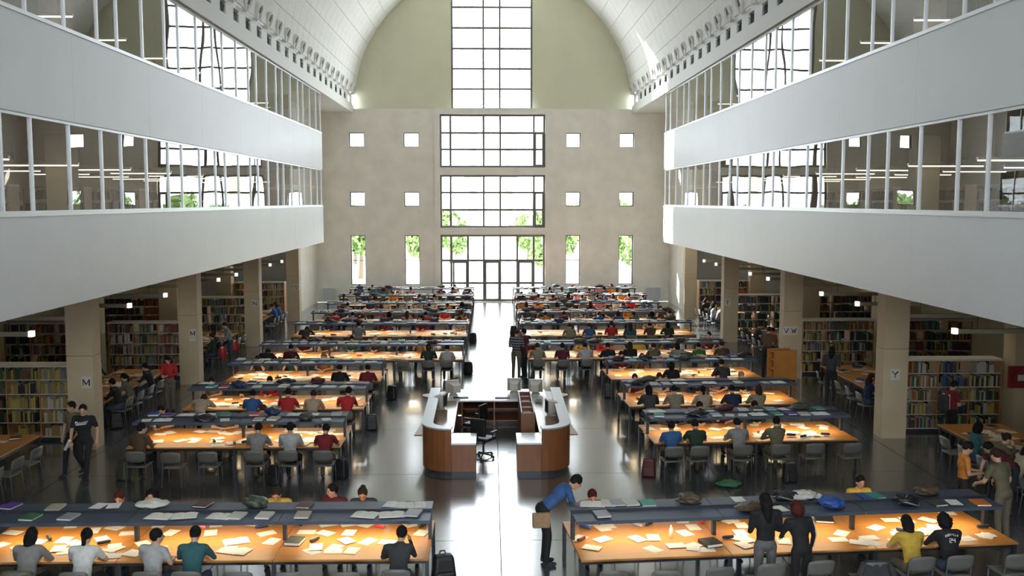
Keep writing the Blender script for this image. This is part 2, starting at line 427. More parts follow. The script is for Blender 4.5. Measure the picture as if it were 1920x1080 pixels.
for s in (-1, 1):
    for k in range(NT):
        for j in range(57):
            y = -8.4 + j * PYL; t = TH0 + (k + .5) * dth
            c = Vector((s * RV * math.cos(t), y + .6, ZC + RV * math.sin(t))) - CAM
            dz = c.dot(FW)
            px, py = 960 + FPX * c.dot(RT) / max(dz, .01), 540 - FPX * c.dot(UP) / max(dz, .01)
            cand.append(((dz if dz > 1 and -30 < px < 1950 and -25 < py else 999), s, k, y))
cand.sort()
rest = MB()
for i, (d_, s, k, y) in enumerate(cand):
    if i < 295 and d_ < 999: link('tile', tm[s, k], vt, (0, y, 0))
    else: tile_geo(rest, s, k, y)
rt = rest.build('tiles', M_vault, vt); rt['kind'] = 'stuff'
# rear gallery where the picture is taken from, and the rear wall below its windows
struct(MB().box((-HX, -9, 4.25), (HX, 1.2, 4.7)).build('floor_rear_gallery', M_carpet))
struct(MB().box((-HX, 1.05, 4.7), (HX, 1.2, 5.4)).build('wall_rear_parapet', M_white))
# rear wall: the same pattern of openings as the end wall
struct(wall_cells(MB(), -19, 19, 0, ZT, holes + ctr, -9.4, -9.05).build('wall_rear', M_conc))
wr = struct(empty('wall_rear_lunette', (0, -9.35, 0)))
for s in (-1, 1):
    mb = MB(); n = 30; lim = TX1 if s > 0 else -TX0
    for k in range(n):
        a = lim + (RV + .25 - lim) * k / n; b = lim + (RV + .25 - lim) * (k + 1) / n
        za = ZC + math.sqrt(max(0, (RV + .25) ** 2 - a * a)); zb = ZC + math.sqrt(max(0, (RV + .25) ** 2 - b * b))
        v = [(s * a, 0, ZT - .1), (s * b, 0, ZT - .1), (s * b, 0, max(zb, ZT)), (s * a, 0, za)]
        v += [(x, .3, z) for x, y, z in v]
        mb.add(v, [(0, 1, 2, 3), (7, 6, 5, 4), (3, 2, 6, 7), (0, 3, 7, 4), (1, 5, 6, 2)])
    mb.build('panel', M_cream, wr)
struct(MB().box((-150, -200, -.5), (150, -9.5, -.12)).build('ground_outside_rear', M_ground))
# ---- outside the end windows
struct(MB().box((-150, 60.5, -.5), (150, 260, -.12)).build('ground_outside', M_ground))
def flared(x, y, z0, z1):
    n = 20; prof = [(.28, 0), (.28, .55), (.34, .68), (.5, .8), (.8, .91), (1.3, 1.0)]
    mb = MB()
    for r_, t in prof: mb.v += [(r_ * math.cos(2 * math.pi * j / n), r_ * math.sin(2 * math.pi * j / n), (z1 - z0) * t) for j in range(n)]
    for k in range(len(prof) - 1):
        for j in range(n): mb.f.append((k * n + j, k * n + (j + 1) % n, (k + 1) * n + (j + 1) % n, (k + 1) * n + j)); mb.m.append(0)
    mb.f.append(tuple(range((len(prof) - 1) * n, len(prof) * n))); mb.m.append(0)
    o = mb.build('portico_column', M_portico, None, True, loc=(x, y, z0))
    return o
for x in (-1.45, 1.15):
    for z0, z1, w_ in ((0 - .12, 4.5, 'ground'), (4.6, 8.6, 'middle'), (8.7, 12.6, 'top')):
        tag(flared(x, 70, z0, z1), f'pale flared portico column, {w_} tier, outside the {"Y" if x > 0 else "M"}-pillar half of the doors', 'column', 'portico columns')
rnd = random.Random(5)
def tree(x, y, h, r_, i):
    e = empty('tree', (x, y, -.12)); tag(e, 'leafy green tree in the garden beyond the end windows', 'tree', 'garden trees')
    MB().tube([(0, 0, 0), (.1, 0, h * .3), (0, .1, h * .6)], [.22, .16, .08], 8).build('trunk', M_bark, e)
    mb = MB()
    cl = [(rnd.gauss(0, r_ * .45), rnd.gauss(0, r_ * .45), h * .62 + rnd.gauss(0, h * .15)) for _ in range(9)]
    for _ in range(2600):
        c = rnd.choice(cl); d = Vector((rnd.gauss(0, 1), rnd.gauss(0, 1), rnd.gauss(0, 1))).normalized() * r_ * .5 * rnd.random() ** .4
        p = Vector(c) + d; q = Euler((rnd.random() * 6, rnd.random() * 6, rnd.random() * 6)).to_matrix(); w = .16 + rnd.random() * .14
        mb.add([p + q @ Vector(a) * w for a in ((-1, -.5, 0), (1, -.5, 0), (1, .5, .2), (-1, .5, 0))], [(0, 1, 2, 3)])
    o = mb.build('foliage', M_leaf, e); o['kind'] = 'stuff'
for i, (x, y, h) in enumerate([(-16, 84, 6.2), (-11, 80, 7.0), (-6.3, 88, 5.4), (-14, 98, 6), (5.6, 86, 5.6), (9.5, 80, 6.8), (15.5, 88, 6.4), (12, 97, 6), (-21, 92, 7), (20, 92, 7), (-4.3, 100, 5), (3.8, 102, 5)]):
    tree(x, y, h, h * .42, i)
# ------------------------------------------------------------------ people
def V(*a): return Vector(a)
def mirror(p): return V(-p.x, p.y, p.z)
def seated(**k):
    J = dict(pelvis=V(0, 0, .55), chest=V(0, .12, .90), neck=V(0, .19, 1.05), head=V(0, .27, 1.18), pitch=-32, yaw=0,
             shL=V(-.18, .15, 1.01), shR=V(.18, .15, 1.01), elL=V(-.27, .30, .80), elR=V(.27, .30, .80), wrL=V(-.10, .47, .79), wrR=V(.12, .50, .79),
             hipL=V(-.095, .02, .53), hipR=V(.095, .02, .53), knL=V(-.12, .43, .50), knR=V(.13, .43, .50), anL=V(-.12, .38, .09), anR=V(.13, .46, .09))
    J.update(k); return J
def standing(**k):
    J = dict(pelvis=V(0, 0, .95), chest=V(0, .0, 1.28), neck=V(0, .0, 1.45), head=V(0, .03, 1.60), pitch=-8, yaw=0,
             shL=V(-.19, 0, 1.41), shR=V(.19, 0, 1.41), elL=V(-.25, -.02, 1.13), elR=V(.25, -.02, 1.13), wrL=V(-.25, .06, .89), wrR=V(.25, .06, .89),
             hipL=V(-.095, 0, .92), hipR=V(.095, 0, .92), knL=V(-.10, .02, .50), knR=V(.10, .02, .50), anL=V(-.10, -.02, .08), anR=V(.10, -.02, .08))
    J.update(k); return J
POSES = {
 'write': seated(),
 'upright': seated(chest=V(0, .03, .92), neck=V(0, .06, 1.08), head=V(0, .10, 1.23), pitch=-12, shL=V(-.185, .04, 1.04), shR=V(.185, .04, 1.04), elL=V(-.25, .17, .81), elR=V(.25, .17, .81), wrL=V(-.13, .42, .79), wrR=V(.13, .42, .79)),
 'headhand': seated(chest=V(.02, .12, .91), neck=V(.03, .18, 1.06), head=V(.05, .25, 1.20), pitch=-20, yaw=-12, elR=V(.24, .36, .80), wrR=V(.17, .33, 1.06), elL=V(-.26, .30, .80), wrL=V(-.02, .45, .79)),
 'slump': seated(chest=V(0, .22, .86), neck=V(0, .34, .97), head=V(.02, .45, 1.00), pitch=-58, shL=V(-.19, .29, .95), shR=V(.19, .29, .95), elL=V(-.31, .42, .80), elR=V(.31, .42, .80), wrL=V(-.06, .56, .79), wrR=V(.08, .52, .79)),
 'turn': seated(chest=V(0, .04, .91), neck=V(.02, .07, 1.07), head=V(.05, .10, 1.21), pitch=-8, yaw=-55, shL=V(-.17, .10, 1.03), shR=V(.18, .0, 1.03), elL=V(-.25, .24, .81), elR=V(.27, .02, .82), wrL=V(-.08, .45, .79), wrR=V(.22, .28, .80)),
 'headshands': seated(chest=V(0, .14, .90), neck=V(0, .22, 1.05), head=V(0, .30, 1.16), pitch=-42, elL=V(-.22, .40, .80), elR=V(.22, .40, .80), wrL=V(-.11, .40, 1.05), wrR=V(.11, .40, 1.05)),
 'stand': standing(),
 'read': standing(pitch=-35, head=V(0, .06, 1.59), elL=V(-.24, .02, 1.14), elR=V(.24, .02, 1.14), wrL=V(-.09, .26, 1.13), wrR=V(.09, .26, 1.13)),
 'walk': standing(anL=V(-.09, .30, .08), knL=V(-.10, .20, .50), anR=V(.09, -.34, .14), knR=V(.10, .02, .49), elL=V(-.26, -.08, 1.14), wrL=V(-.25, -.02, .90), elR=V(.26, .02, 1.13), wrR=V(.24, .17, .93), chest=V(0, .03, 1.28), pitch=-12),
 'stroll': standing(anL=V(-.09, -.20, .10), knL=V(-.10, .04, .50), anR=V(.10, .20, .08), knR=V(.10, .14, .50), yaw=-25, elL=V(-.27, .02, 1.14), wrL=V(-.2, .16, .96)),
 'bend': standing(pelvis=V(0, -.06, .94), chest=V(0, .24, 1.19), neck=V(0, .38, 1.29), head=V(0, .50, 1.36), pitch=-45, shL=V(-.19, .34, 1.25), shR=V(.19, .34, 1.25), elL=V(-.23, .42, 1.0), elR=V(.23, .42, 1.0), wrL=V(-.2, .50, .81), wrR=V(.2, .50, .81), hipL=V(-.095, -.06, .92), hipR=V(.095, -.06, .92)),
 'leanback': standing(chest=V(0, .08, 1.26), neck=V(0, .13, 1.43), head=V(0, .20, 1.56), pitch=-30, shL=V(-.19, .12, 1.38), shR=V(.19, .12, 1.38), elL=V(-.25, .2, 1.12), elR=V(.27, .1, 1.12), wrL=V(-.14, .42, 1.02), wrR=V(.3, .22, .88)),
}
SLOT = ['skin', 'shirt', 'trousers', 'shoes', 'sleeve', 'eyes', 'lips']
M_skin = [mat('light skin', (.56, .33, .22), .55), mat('tan skin', (.44, .24, .15), .55)]
M_eye = mat('dark eye', (.02, .015, .012), .3); M_lip = mat('lip', (.42, .16, .13), .5)
def cap_sd(P, a, b, ra, rb):
    ab = np.array(b) - np.array(a); t = np.clip(((P - np.array(a)) @ ab) / max(ab @ ab, 1e-9), 0, 1)
    return np.linalg.norm(P - (np.array(a) + t[:, None] * ab), axis=1) - (ra + (rb - ra) * t)
BODY = {}; HAIR = {}
def head_M(J): return Euler((R(J['pitch']), 0, R(J['yaw'])), 'XYZ').to_matrix() if False else (Matrix.Rotation(R(J['yaw']), 3, 'Z') @ Matrix.Rotation(R(J['pitch']), 3, 'X'))
def make_body(key):
    if key in BODY: return BODY[key]
    J = POSES[key]; prims = []; mb = MB()
    def cap(a, b, ra, rb, tg):
        d = (b - a); L = d.length; n = 10; dn = d.normalized() if L > 1e-6 else V(0, 0, 1)
        pts = [a - dn * ra * .95, a - dn * ra * .6, a, b, b + dn * rb * .6, b + dn * rb * .95]
        mb.tube(pts, [ra * .3, ra * .8, ra, rb, rb * .8, rb * .3], n); prims.append(('c', tuple(a), tuple(b), ra, rb, tg))
    def ell(c, r_, M, tg):
        mb.ball(c, r_, 14, 10, M=M); prims.append(('e', tuple(c), r_, np.array(M), tg))
    sp = (J['chest'] - J['pelvis']).normalized(); sx = (J['shR'] - J['shL']).normalized(); fy = sp.cross(sx).normalized(); sx = fy.cross(sp).normalized()
    T = Matrix((sx, fy, sp)).transposed()
    T = Matrix(((sx.x, fy.x, sp.x), (sx.y, fy.y, sp.y), (sx.z, fy.z, sp.z)))
    ell(J['pelvis'], (.165, .125, .12), Matrix.Identity(3), 2)
    ell(J['pelvis'].lerp(J['chest'], .45) , (.148, .105, .22), T, 1)
    ell(J['chest'], (.178, .118, .20), T, 1)
    cap(J['shL'], J['shR'], .066, .066, 1)
    cap(J['chest'].lerp(J['neck'], .6), J['neck'], .085, .06, 1)
    H = head_M(J); hc = J['head']
    cap(J['neck'], hc + H @ V(0, -.02, -.06), .052, .048, 0)
    ell(hc, (.076, .096, .112), H, 0); ell(hc + H @ V(0, .032, -.062), (.054, .06, .058), H, 0)
    cap(hc + H @ V(0, .088, .01), hc + H @ V(0, .108, -.022), .012, .017, 0)
    for s in (-1, 1): ell(hc + H @ V(s * .078, -.005, -.01), (.014, .024, .034), H, 0)
    for s, sh, el, wr in ((-1, J['shL'], J['elL'], J['wrL']), (1, J['shR'], J['elR'], J['wrR'])):
        mid = sh.lerp(el, .62)
        cap(sh, mid, .06, .056, 1); cap(mid, el, .046, .042, 4); cap(el, wr, .043, .031, 4)
        d = (wr - el).normalized(); pc = wr + d * .05
        ell(pc, (.038, .038, .038), Matrix.Identity(3), 0)
    for hp, kn, an in ((J['hipL'], J['knL'], J['anL']), (J['hipR'], J['knR'], J['anR'])):
        cap(hp, kn, .088, .066, 2); cap(kn, an, .064, .05, 2)
        fd = V(0, 1, 0); cap(an + V(0, -.02, -.035), an + fd * .15 + V(0, 0, -.045), .045, .038, 3)
    me = mb.mesh('body_src', M_skin[0]); o = bpy.data.objects.new('body_src', me); COL.objects.link(o)
    md = o.modifiers.new('r', 'REMESH'); md.mode = 'VOXEL'; md.voxel_size = .021
    dg = bpy.context.evaluated_depsgraph_get(); dg.update()
    out = bpy.data.meshes.new_from_object(o.evaluated_get(dg)); bpy.data.objects.remove(o); bpy.data.meshes.remove(me)
    bm = bmesh.new(); bm.from_mesh(out)
    for _ in range(2): bmesh.ops.smooth_vert(bm, verts=bm.verts, factor=.5, use_axis_x=True, use_axis_y=True, use_axis_z=True)
    bm.to_mesh(out); bm.free()
    n = len(out.polygons); P = np.empty(n * 3); out.polygons.foreach_get('center', P); P = P.reshape(-1, 3)
    best = np.full(n, 9.0); tg = np.zeros(n, int)
    for p in prims:
        if p[0] == 'c': d = cap_sd(P, *p[1:5]); t = p[5]
        else:
            q = (P - np.array(p[1])) @ p[3] / np.array(p[2]); d = (np.linalg.norm(q, axis=1) - 1) * min(p[2]); t = p[4]
        b = d < best; best[b] = d[b]; tg[b] = t
    v = [tuple(x.co) for x in out.vertices]; f = [tuple(p.vertices) for p in out.polygons]
    fin = MB(); fin.add(v, f); fin.m = list(map(int, tg))
    # hands: four fingers and a thumb each, bent
    for s, el, wr in ((-1, J['elL'], J['wrL']), (1, J['elR'], J['wrR'])):
        d = (wr - el).normalized(); side = d.cross(V(0, 0, 1)); side = (V(1, 0, 0) if side.length < .2 else side).normalized(); dn = side.cross(d).normalized()
        if dn.z > 0: dn = -dn
        for i, L in enumerate((.068, .078, .072, .056)):
            a = wr + d * .066 + side * (i - 1.5) * .019
            fin.tube([a, a + d * L * .5 + dn * .004, a + d * L * .85 + dn * L * .30, a + d * L + dn * L * .62], [.0095, .009, .008, .006], 6)
        a = wr + d * .03 - side * s * .034
        fin.tube([a, a + d * .028 - side * s * .02, a + d * .06 - side * s * .022 + dn * .01], [.012, .0105, .007], 6)
    for s in (-1, 1): fin.ball(hc + H @ V(s * .031, .086, .012), (.013, .009, .008), 8, 5, 5, H)
    fin.ball(hc + H @ V(0, .086, -.058), (.022, .010, .007), 8, 5, 6, H)
    r_ = fin.mesh('body', [M_skin[0], M_beam, M_dark, M_black, M_skin[0], M_eye, M_lip], True); bpy.data.meshes.remove(out)
    BODY[key] = r_; return r_
def make_hair(key, style):
    if (key, style) in HAIR: return HAIR[key, style]
    J = POSES[key]; H = head_M(J); c = J['head']; rn = random.Random(hash(style) % 97 if False else len(style)); mb = MB()
    j = .10 if style == 'curly' else .03
    if style == 'bald': mb.ball(c + H @ V(0, -.03, -.015), (.082, .085, .085), 20, 14, M=H, jit=.02, rnd=rn)
    else: mb.ball(c + H @ V(0, -.02, .024), (.087, .098, .106), 22, 16, M=H, jit=j, rnd=rn)
    if style == 'curly': mb.ball(c + H @ V(0, -.03, -.02), (.118, .105, .13), 22, 16, M=H, jit=.12, rnd=rn)
    if style in ('long', 'longer'):
        L = .30 if style == 'long' else .42
        q = V(0, -1, 0)
        b = c + H @ V(0, -.06, -.02)
        mb.ball(c + H @ V(0, -.035, -.05), (.098, .085, .13), 20, 14, M=H, jit=.04, rnd=rn)
        mb.tube([b + V(0, .01, .0), b + V(0, -.03, -L * .35), b + V(0, -.055, -L * .7), b + V(0, -.06, -L)], [.085, .085, .068, .03], 14)
    if style == 'bun': mb.ball(c + H @ V(0, -.11, .05), (.05, .045, .045), 14, 10, M=H, jit=.06, rnd=rn)
    if style == 'pony':
        b = c + H @ V(0, -.10, .03); mb.tube([b, b + V(0, -.05, -.04), b + V(0, -.06, -.16), b + V(0, -.04, -.27)], [.025, .036, .034, .012], 10)
    HAIR[key, style] = mb.mesh('hair', M_black, True); return HAIR[key, style]
CLOTH = {'black': (.012, .012, .014), 'charcoal': (.04, .042, .045), 'grey': (.22, .22, .21), 'light grey': (.40, .40, .39), 'white': (.62, .62, .60), 'olive': (.12, .11, .065),
 'khaki': (.24, .22, .15), 'dark green': (.018, .04, .022), 'green': (.03, .14, .05), 'teal': (.03, .11, .12), 'blue': (.035, .10, .26), 'navy': (.015, .025, .07), 'pale blue': (.22, .34, .5),
 'red': (.42, .02, .025), 'dark red': (.17, .012, .016), 'maroon': (.09, .012, .02), 'brown': (.09, .05, .028), 'beige': (.38, .31, .22), 'tan': (.30, .2, .11), 'yellow': (.55, .36, .05), 'orange': (.55, .2, .03), 'pink': (.5, .2, .22), 'purple': (.09, .05, .26)}
HAIRC = {'black': (.008, .007, .007), 'brown': (.035, .018, .01), 'auburn': (.07, .015, .01), 'grey': (.2, .19, .18), 'fair': (.2, .11, .04)}
TROU = {'denim': (.045, .06, .10), 'black': (.012, .012, .014), 'khaki': (.13, .11, .075), 'grey': (.13, .13, .13)}
def cloth(c): return mat(c + ' cloth', CLOTH[c], .85, var=.12, scale=14)
PEOPLE = []
def person(pose, loc, rz, shirt, hair='short', hc='black', trou='denim', sleeve=True, label=None, group=None, sc=1.0, skin=0):
    me = make_body(pose)
    e = empty('person', loc, rz); e.scale = (sc, sc, sc)
    b = link('body', me, e)
    ms = [M_skin[skin], cloth(shirt), mat(trou + ' trousers', TROU[trou], .85, var=.1, scale=14), mat('shoe leather', (.03, .03, .035), .6), cloth(shirt) if sleeve else M_skin[skin]]
    for i, m in enumerate(ms): b.material_slots[i].link = 'OBJECT'; b.material_slots[i].material = m
    h = link('hair', make_hair(pose, hair), e)
    h.material_slots[0].link = 'OBJECT'; h.material_slots[0].material = mat(hc + ' hair', HAIRC[hc], .8, var=.3, scale=40, spec=.25)
    e['label'] = label or 'person'; e['category'] = 'person'
    if group: e['group'] = group
    PEOPLE.append(e); return e

# ------------------------------------------------------------------ chairs
def chair_meshes():
    seat = MB()
    n = 6
    prof = [(-.21, .455), (-.12, .447), (0, .445), (.12, .452), (.19, .462), (.215, .452)]
    for y, z in prof:
        for x in (-.22, -.11, 0, .11, .22): seat.v.append((x, y, z - (.0 if abs(x) > .2 else .006)))
    for y, z in prof:
        for x in (-.22, -.11, 0, .11, .22): seat.v.append((x, y, z - .018))
    for i in range(n - 1):
        for j in range(4):
            a = i * 5 + j; seat.f += [(a, a + 1, a + 6, a + 5), (30 + a, 30 + a + 5, 30 + a + 6, 30 + a + 1)]
    rim = [i for i in range(5)] + [9, 14, 19, 24, 29] + [28, 27, 26, 25] + [20, 15, 10, 5]
    for a, b in zip(rim, rim[1:] + rim[:1]): seat.f.append((b, a, a + 30, b + 30))
    seat.m = [0] * len(seat.f)
    back = MB(); cols = 9; rows = 5
    for lay in (0, .016):
        for i in range(rows):
            t = i / (rows - 1); z = .55 + .27 * t
            for j in range(cols):
                u = -1 + 2 * j / (cols - 1); w = .22 * (1 - .10 * max(0, abs(t - .5) * 2 - .55) * 2)
                zz = z - (.03 * abs(u) ** 4 if t > .8 else 0) + (.03 * abs(u) ** 4 if t < .2 else 0)
                back.v.append((u * w, -.235 - .05 * t - .03 * (1 - u * u) + (lay if lay else 0), zz))
    N = rows * cols
    for i in range(rows - 1):
        for j in range(cols - 1):
            a = i * cols + j; back.f += [(a, a + 1, a + cols + 1, a + cols), (N + a, N + a + cols, N + a + cols + 1, N + a + 1)]
    rim = list(range(cols)) + [cols * k + cols - 1 for k in range(1, rows)] + [N - 2 - k for k in range(cols - 1)] + [cols * k for k in range(rows - 2, 0, -1)]
    for a, b in zip(rim, rim[1:] + rim[:1]): back.f.append((b, a, a + N, b + N))
    back.m = [0] * len(back.f)
    legs = []
    for s in (-1, 1):
        legs.append(MB().tube([(s * .215, .19, 0), (s * .20, .175, .44)], .012, 6))
        legs.append(MB().tube([(s * .215, -.25, 0), (s * .205, -.20, .44), (s * .20, -.235, .60), (s * .195, -.27, .76)], .012, 6))
    fr = MB().tube([(-.2, .17, .43), (-.2, -.2, .43)], .011, 6).tube([(.2, .17, .43), (.2, -.2, .43)], .011, 6).tube([(-.2, -.2, .43), (.2, -.2, .43)], .011, 6)
    return seat, back, legs, fr
cs, cb_, cl_, cf = chair_meshes()
CH = dict(seat=cs.mesh('seat', M_chair, True), back=cb_.mesh('backrest', M_chair, True), legs=[l.mesh('leg', M_leg, True) for l in cl_], fr=cf.mesh('seat_frame', M_leg, True))
allc = MB()
for q, mi in [(cs, 0), (cb_, 0)] + [(l, 1) for l in cl_] + [(cf, 1)]: allc.add(q.v, q.f, mi)
CH_ALL = allc.mesh('reading_chair', [M_chair, M_leg], True)
NCH = [0]
def chair(M, label, detail=True, group='grey reading room chairs'):
    NCH[0] += 1
    if detail:
        e = empty('reading_chair', M=M)
        link('seat', CH['seat'], e); link('backrest', CH['back'], e); link('seat_frame', CH['fr'], e)
        for l in CH['legs']: link('leg', l, e)
    else: e = link('reading_chair', CH_ALL, None, M=M)
    return tag(e, label, 'chair', group)
def RZ(x, y, z, a): return Matrix.Translation((x, y, z)) @ Matrix.Rotation(a, 4, 'Z')

# ------------------------------------------------------------------ reading tables
MOD = 2.42; TD = 1.85; TH = .74; SH = 1.20
M_edge = mat('pale beech edge', (.55, .40, .24), .4)
tb_top = bev(MB().box((0.004, -TD / 2, TH - .035), (MOD - .004, TD / 2, TH)).mesh('tabletop', M_wood), .006, 1)
sh_pl = MB().box((.006, -.50, SH - .012), (MOD - .006, -.02, SH + .012)).box((.006, -.50, SH - .042), (MOD - .006, -.488, SH - .012)).mesh('shelf_plate', M_blue)
sh_pl2 = MB().box((.006, .02, SH - .012), (MOD - .006, .50, SH + .012)).box((.006, .488, SH - .042), (MOD - .006, .50, SH - .012)).mesh('shelf_plate', M_blue)
sh_rail = MB().box((.0, -.02, SH - .06), (MOD, .02, SH + .05)).mesh('divider_rail', M_dark)
tb_post = MB().box((-.03, -.045, TH), (.03, .045, SH + .04)).mesh('post', M_dark)
tb_leg = MB().box((-.03, -.03, 0), (.03, .03, TH - .035)).mesh('leg', M_dark)
tb_apron = MB().box((.03, -.015, TH - .10), (MOD - .03, .015, TH - .036)).mesh('apron', M_dark)
tb_lamp = MB().tube([(.25, 0, SH - .03), (MOD - .25, 0, SH - .03)], .012, 8).mesh('lamp_tube', M_lamp)
BANKS = {-1: 'M', 1: 'Y'}
class Row: pass
ROWS = []
FRONT = [14.56, 21.5, 25.5, 29.5, 33.5, 39.4, 43.4, 47.4, 51.3, 55.4]
LAMPW = 15.0
rl = random.Random(11)
def make_row(r_, s):
    n = 2 if r_ in (1, 2, 3) else 3
    L = n * MOD; inner = 3.6 if n == 2 else 1.15 + (.07 if (r_, s) == (0, 1) else 0)
    al = 0.0 if s < 0 else (R(4.9) if r_ == 0 else R(3.0) if r_ < 5 else R(1.5))
    y0 = FRONT[r_] + (-.12 if (r_, s) == (0, 1) else .15 if r_ in (1, 2, 3) and s > 0 else 0)
    o = Row(); o.r, o.s, o.n, o.L = r_, s, n, L
    if s < 0: cx, cy = -inner - L / 2, y0 + TD / 2
    else:
        c = Vector((inner, y0)); u = Vector((math.cos(al), math.sin(al))); v = Vector((-math.sin(al), math.cos(al)))
        q = c + u * L / 2 + v * TD / 2; cx, cy = q.x, q.y
    o.M = RZ(cx, cy, 0, al); o.al = al; o.ordn = ORD[10 - r_]; o.bank = BANKS[s]
    e = empty('reading_table', M=o.M); o.e = e
    tag(e, f'long beech reading table with blue-grey lamp shelf, {o.ordn} from the end doors, pillar-{o.bank} bank', 'table', 'reading tables')
    for k in range(n):
        x = -L / 2 + k * MOD
        link('tabletop', tb_top, e, (x, 0, 0)); link('shelf_plate', sh_pl, e, (x, 0, 0)); link('shelf_plate', sh_pl2, e, (x, 0, 0))
        link('divider_rail', sh_rail, e, (x, 0, 0)); link('lamp_tube', tb_lamp, e, (x, -.2, 0)); link('lamp_tube', tb_lamp, e, (x, .2, 0))
        for y in (-.84, .84): link('apron', tb_apron, e, (x, y, 0))
        ld = bpy.data.lights.new('desk_lamp', 'AREA'); ld.shape = 'RECTANGLE'; ld.size = MOD - .5; ld.size_y = .5
        f = rl.uniform(.7, 1.25)
        ld.energy = LAMPW * f; ld.color = (1, .76, .44)
        lo = bpy.data.objects.new('desk_lamp', ld); COL.objects.link(lo); lo.parent = e; lo.location = (x + MOD / 2, -.05, SH - .11)
    for k in range(n + 1):
        x = -L / 2 + k * MOD + (.03 if k == 0 else -.03 if k == n else 0)
        link('post', tb_post, e, (x, 0, 0))
        for y in (-.84, .84): link('leg', tb_leg, e, (x, y, 0))
    ROWS.append(o); return o
ROW = {}
for r_ in range(10):
    for s in (-1, 1): ROW[r_, s] = make_row(r_, s)
def local_x(o, px, side, z=1.0):
    # table-local x of a sitter seen at column px (side -1 faces the windows)
    ly = side * (TD / 2 + .33); lx = 0
    for _ in range(6):
        w = o.M @ V(lx, ly, 0); X = x_at(px, w.y, z); lx += (X - w.x) / math.cos(o.al)
    return lx
def seat_no(o, lx):
    k = (lx + o.L / 2) / .807
    i = int(min(max(k, 0), o.n * 3 - .01))
    return (o.n * 3 - i) if o.s < 0 else (i + 1)
used_labels = {}
def seat_at(o, lx, side, dy=0.0, occ=None, turn=0.0, detail=None):
    detail = o.r <= 5 if detail is None else detail
    M = o.M @ RZ(lx, side * (TD / 2 + .30 + dy), 0, (0 if side < 0 else math.pi) + turn)
    fc = 'facing the doors' if side < 0 else 'backing the doors'
    lb = f'{"empty" if occ is None else "occupied"} grey chair, {ORD[seat_no(o, lx)]} from aisle, {fc}, {o.ordn} table from doors, pillar-{o.bank} bank'
    chair(M, lb, detail); return M
def sit(o, lx, side, pose, shirt, hair='short', hc='black', trou='denim', sleeve=True, sc=1.0, dy=0.0, turn=0.0):
    M = o.M @ RZ(lx, side * (TD / 2 + .33 + dy), 0.0, (0 if side < 0 else math.pi) + turn)
    seat_at(o, lx, side, dy + .02, True, turn)
    fc = 'facing doors' if side < 0 else 'backing doors'
    lb = f'person in {shirt} top, {ORD[seat_no(o, lx)]} from aisle {fc}, {o.ordn} table from doors, pillar-{o.bank} bank'
    return person(pose, M.translation, (o.al if side < 0 else o.al + math.pi) + turn, shirt, hair, hc, trou, sleeve, lb, 'students at the reading tables', sc)
# (column in the photograph, pose, top, hair style, hair colour, long sleeves)
NEAR = {
 (0, -1): [(45, 'write', 'grey', 'long', 'black', 1), (150, 'write', 'white', 'pony', 'black', 0), (285, 'turn', 'light grey', 'short', 'black', 0), (357, 'write', 'teal', 'bun', 'black', 1), (745, 'headhand', 'charcoal', 'short', 'black', 1)],
 (1, -1): [(260, 'turn', 'brown', 'short', 'black', 1), (480, 'write', 'grey', 'short', 'black', 0), (543, 'upright', 'light grey', 'short', 'black', 0), (608, 'write', 'dark red', 'short', 'black', 0)],
 (2, -1): [(372, 'slump', 'beige', 'long', 'brown', 1), (470, 'write', 'blue', 'short', 'black', 1), (537, 'write', 'red', 'short', 'black', 0), (585, 'write', 'beige', 'short', 'brown', 0), (648, 'headhand', 'red', 'short', 'black', 0)],
 (3, -1): [(635, 'write', 'black', 'short', 'black', 1), (688, 'write', 'dark red', 'short', 'black', 1)],
 (4, -1): [(496, 'slump', 'black', 'short', 'black', 1), (543, 'write', 'maroon', 'bun', 'black', 1), (803, 'write', 'dark green', 'long', 'brown', 1), (838, 'write', 'light grey', 'short', 'black', 0)],
 (5, -1): [(571, 'slump', 'charcoal', 'long', 'brown', 1), (672, 'upright', 'grey', 'short', 'black', 0)],
 (0, 1): [(1715, 'write', 'yellow', 'longer', 'black', 0), (1786, 'write', 'black', 'curly', 'black', 1)],
 (1, 1): [(1260, 'upright', 'blue', 'short', 'black', 0), (1308, 'write', 'dark green', 'short', 'black', 0), (1388, 'write', 'grey', 'short', 'black', 0), (1458, 'headhand', 'olive', 'short', 'black', 1)],
 (2, 1): [(1220, 'write', 'charcoal', 'longer', 'black', 1), (1268, 'write', 'khaki', 'short', 'black', 0), (1322, 'write', 'beige', 'pony', 'black', 0), (1377, 'write', 'navy', 'short', 'black', 1), (1424, 'headhand', 'khaki', 'long', 'brown', 1)],
 (3, 1): [(1262, 'write', 'black', 'longer', 'black', 1), (1357, 'write', 'charcoal', 'short', 'black', 1)],
 (4, 1): [(1009, 'write', 'khaki', 'short', 'brown', 0), (1055, 'upright', 'maroon', 'short', 'black', 0), (1099, 'write', 'light grey', 'short', 'black', 0), (1142, 'write', 'black', 'short', 'black', 1), (1182, 'upright', 'black', 'longer', 'brown', 1), (1228, 'write', 'olive', 'short', 'brown', 0), (1273, 'write', 'grey', 'longer', 'black', 1), (1313, 'write', 'green', 'short', 'black', 1), (1357, 'write', 'brown', 'short', 'brown', 0)],
 (5, 1): [(1069, 'write', 'khaki', 'short', 'brown', 0), (1106, 'write', 'blue', 'short', 'brown', 0), (1147, 'upright', 'red', 'short', 'brown', 0), (1182, 'upright', 'teal', 'long', 'brown', 1), (1221, 'headshands', 'brown', 'short', 'black', 1), (1254, 'write', 'dark green', 'long', 'black', 1)],
}
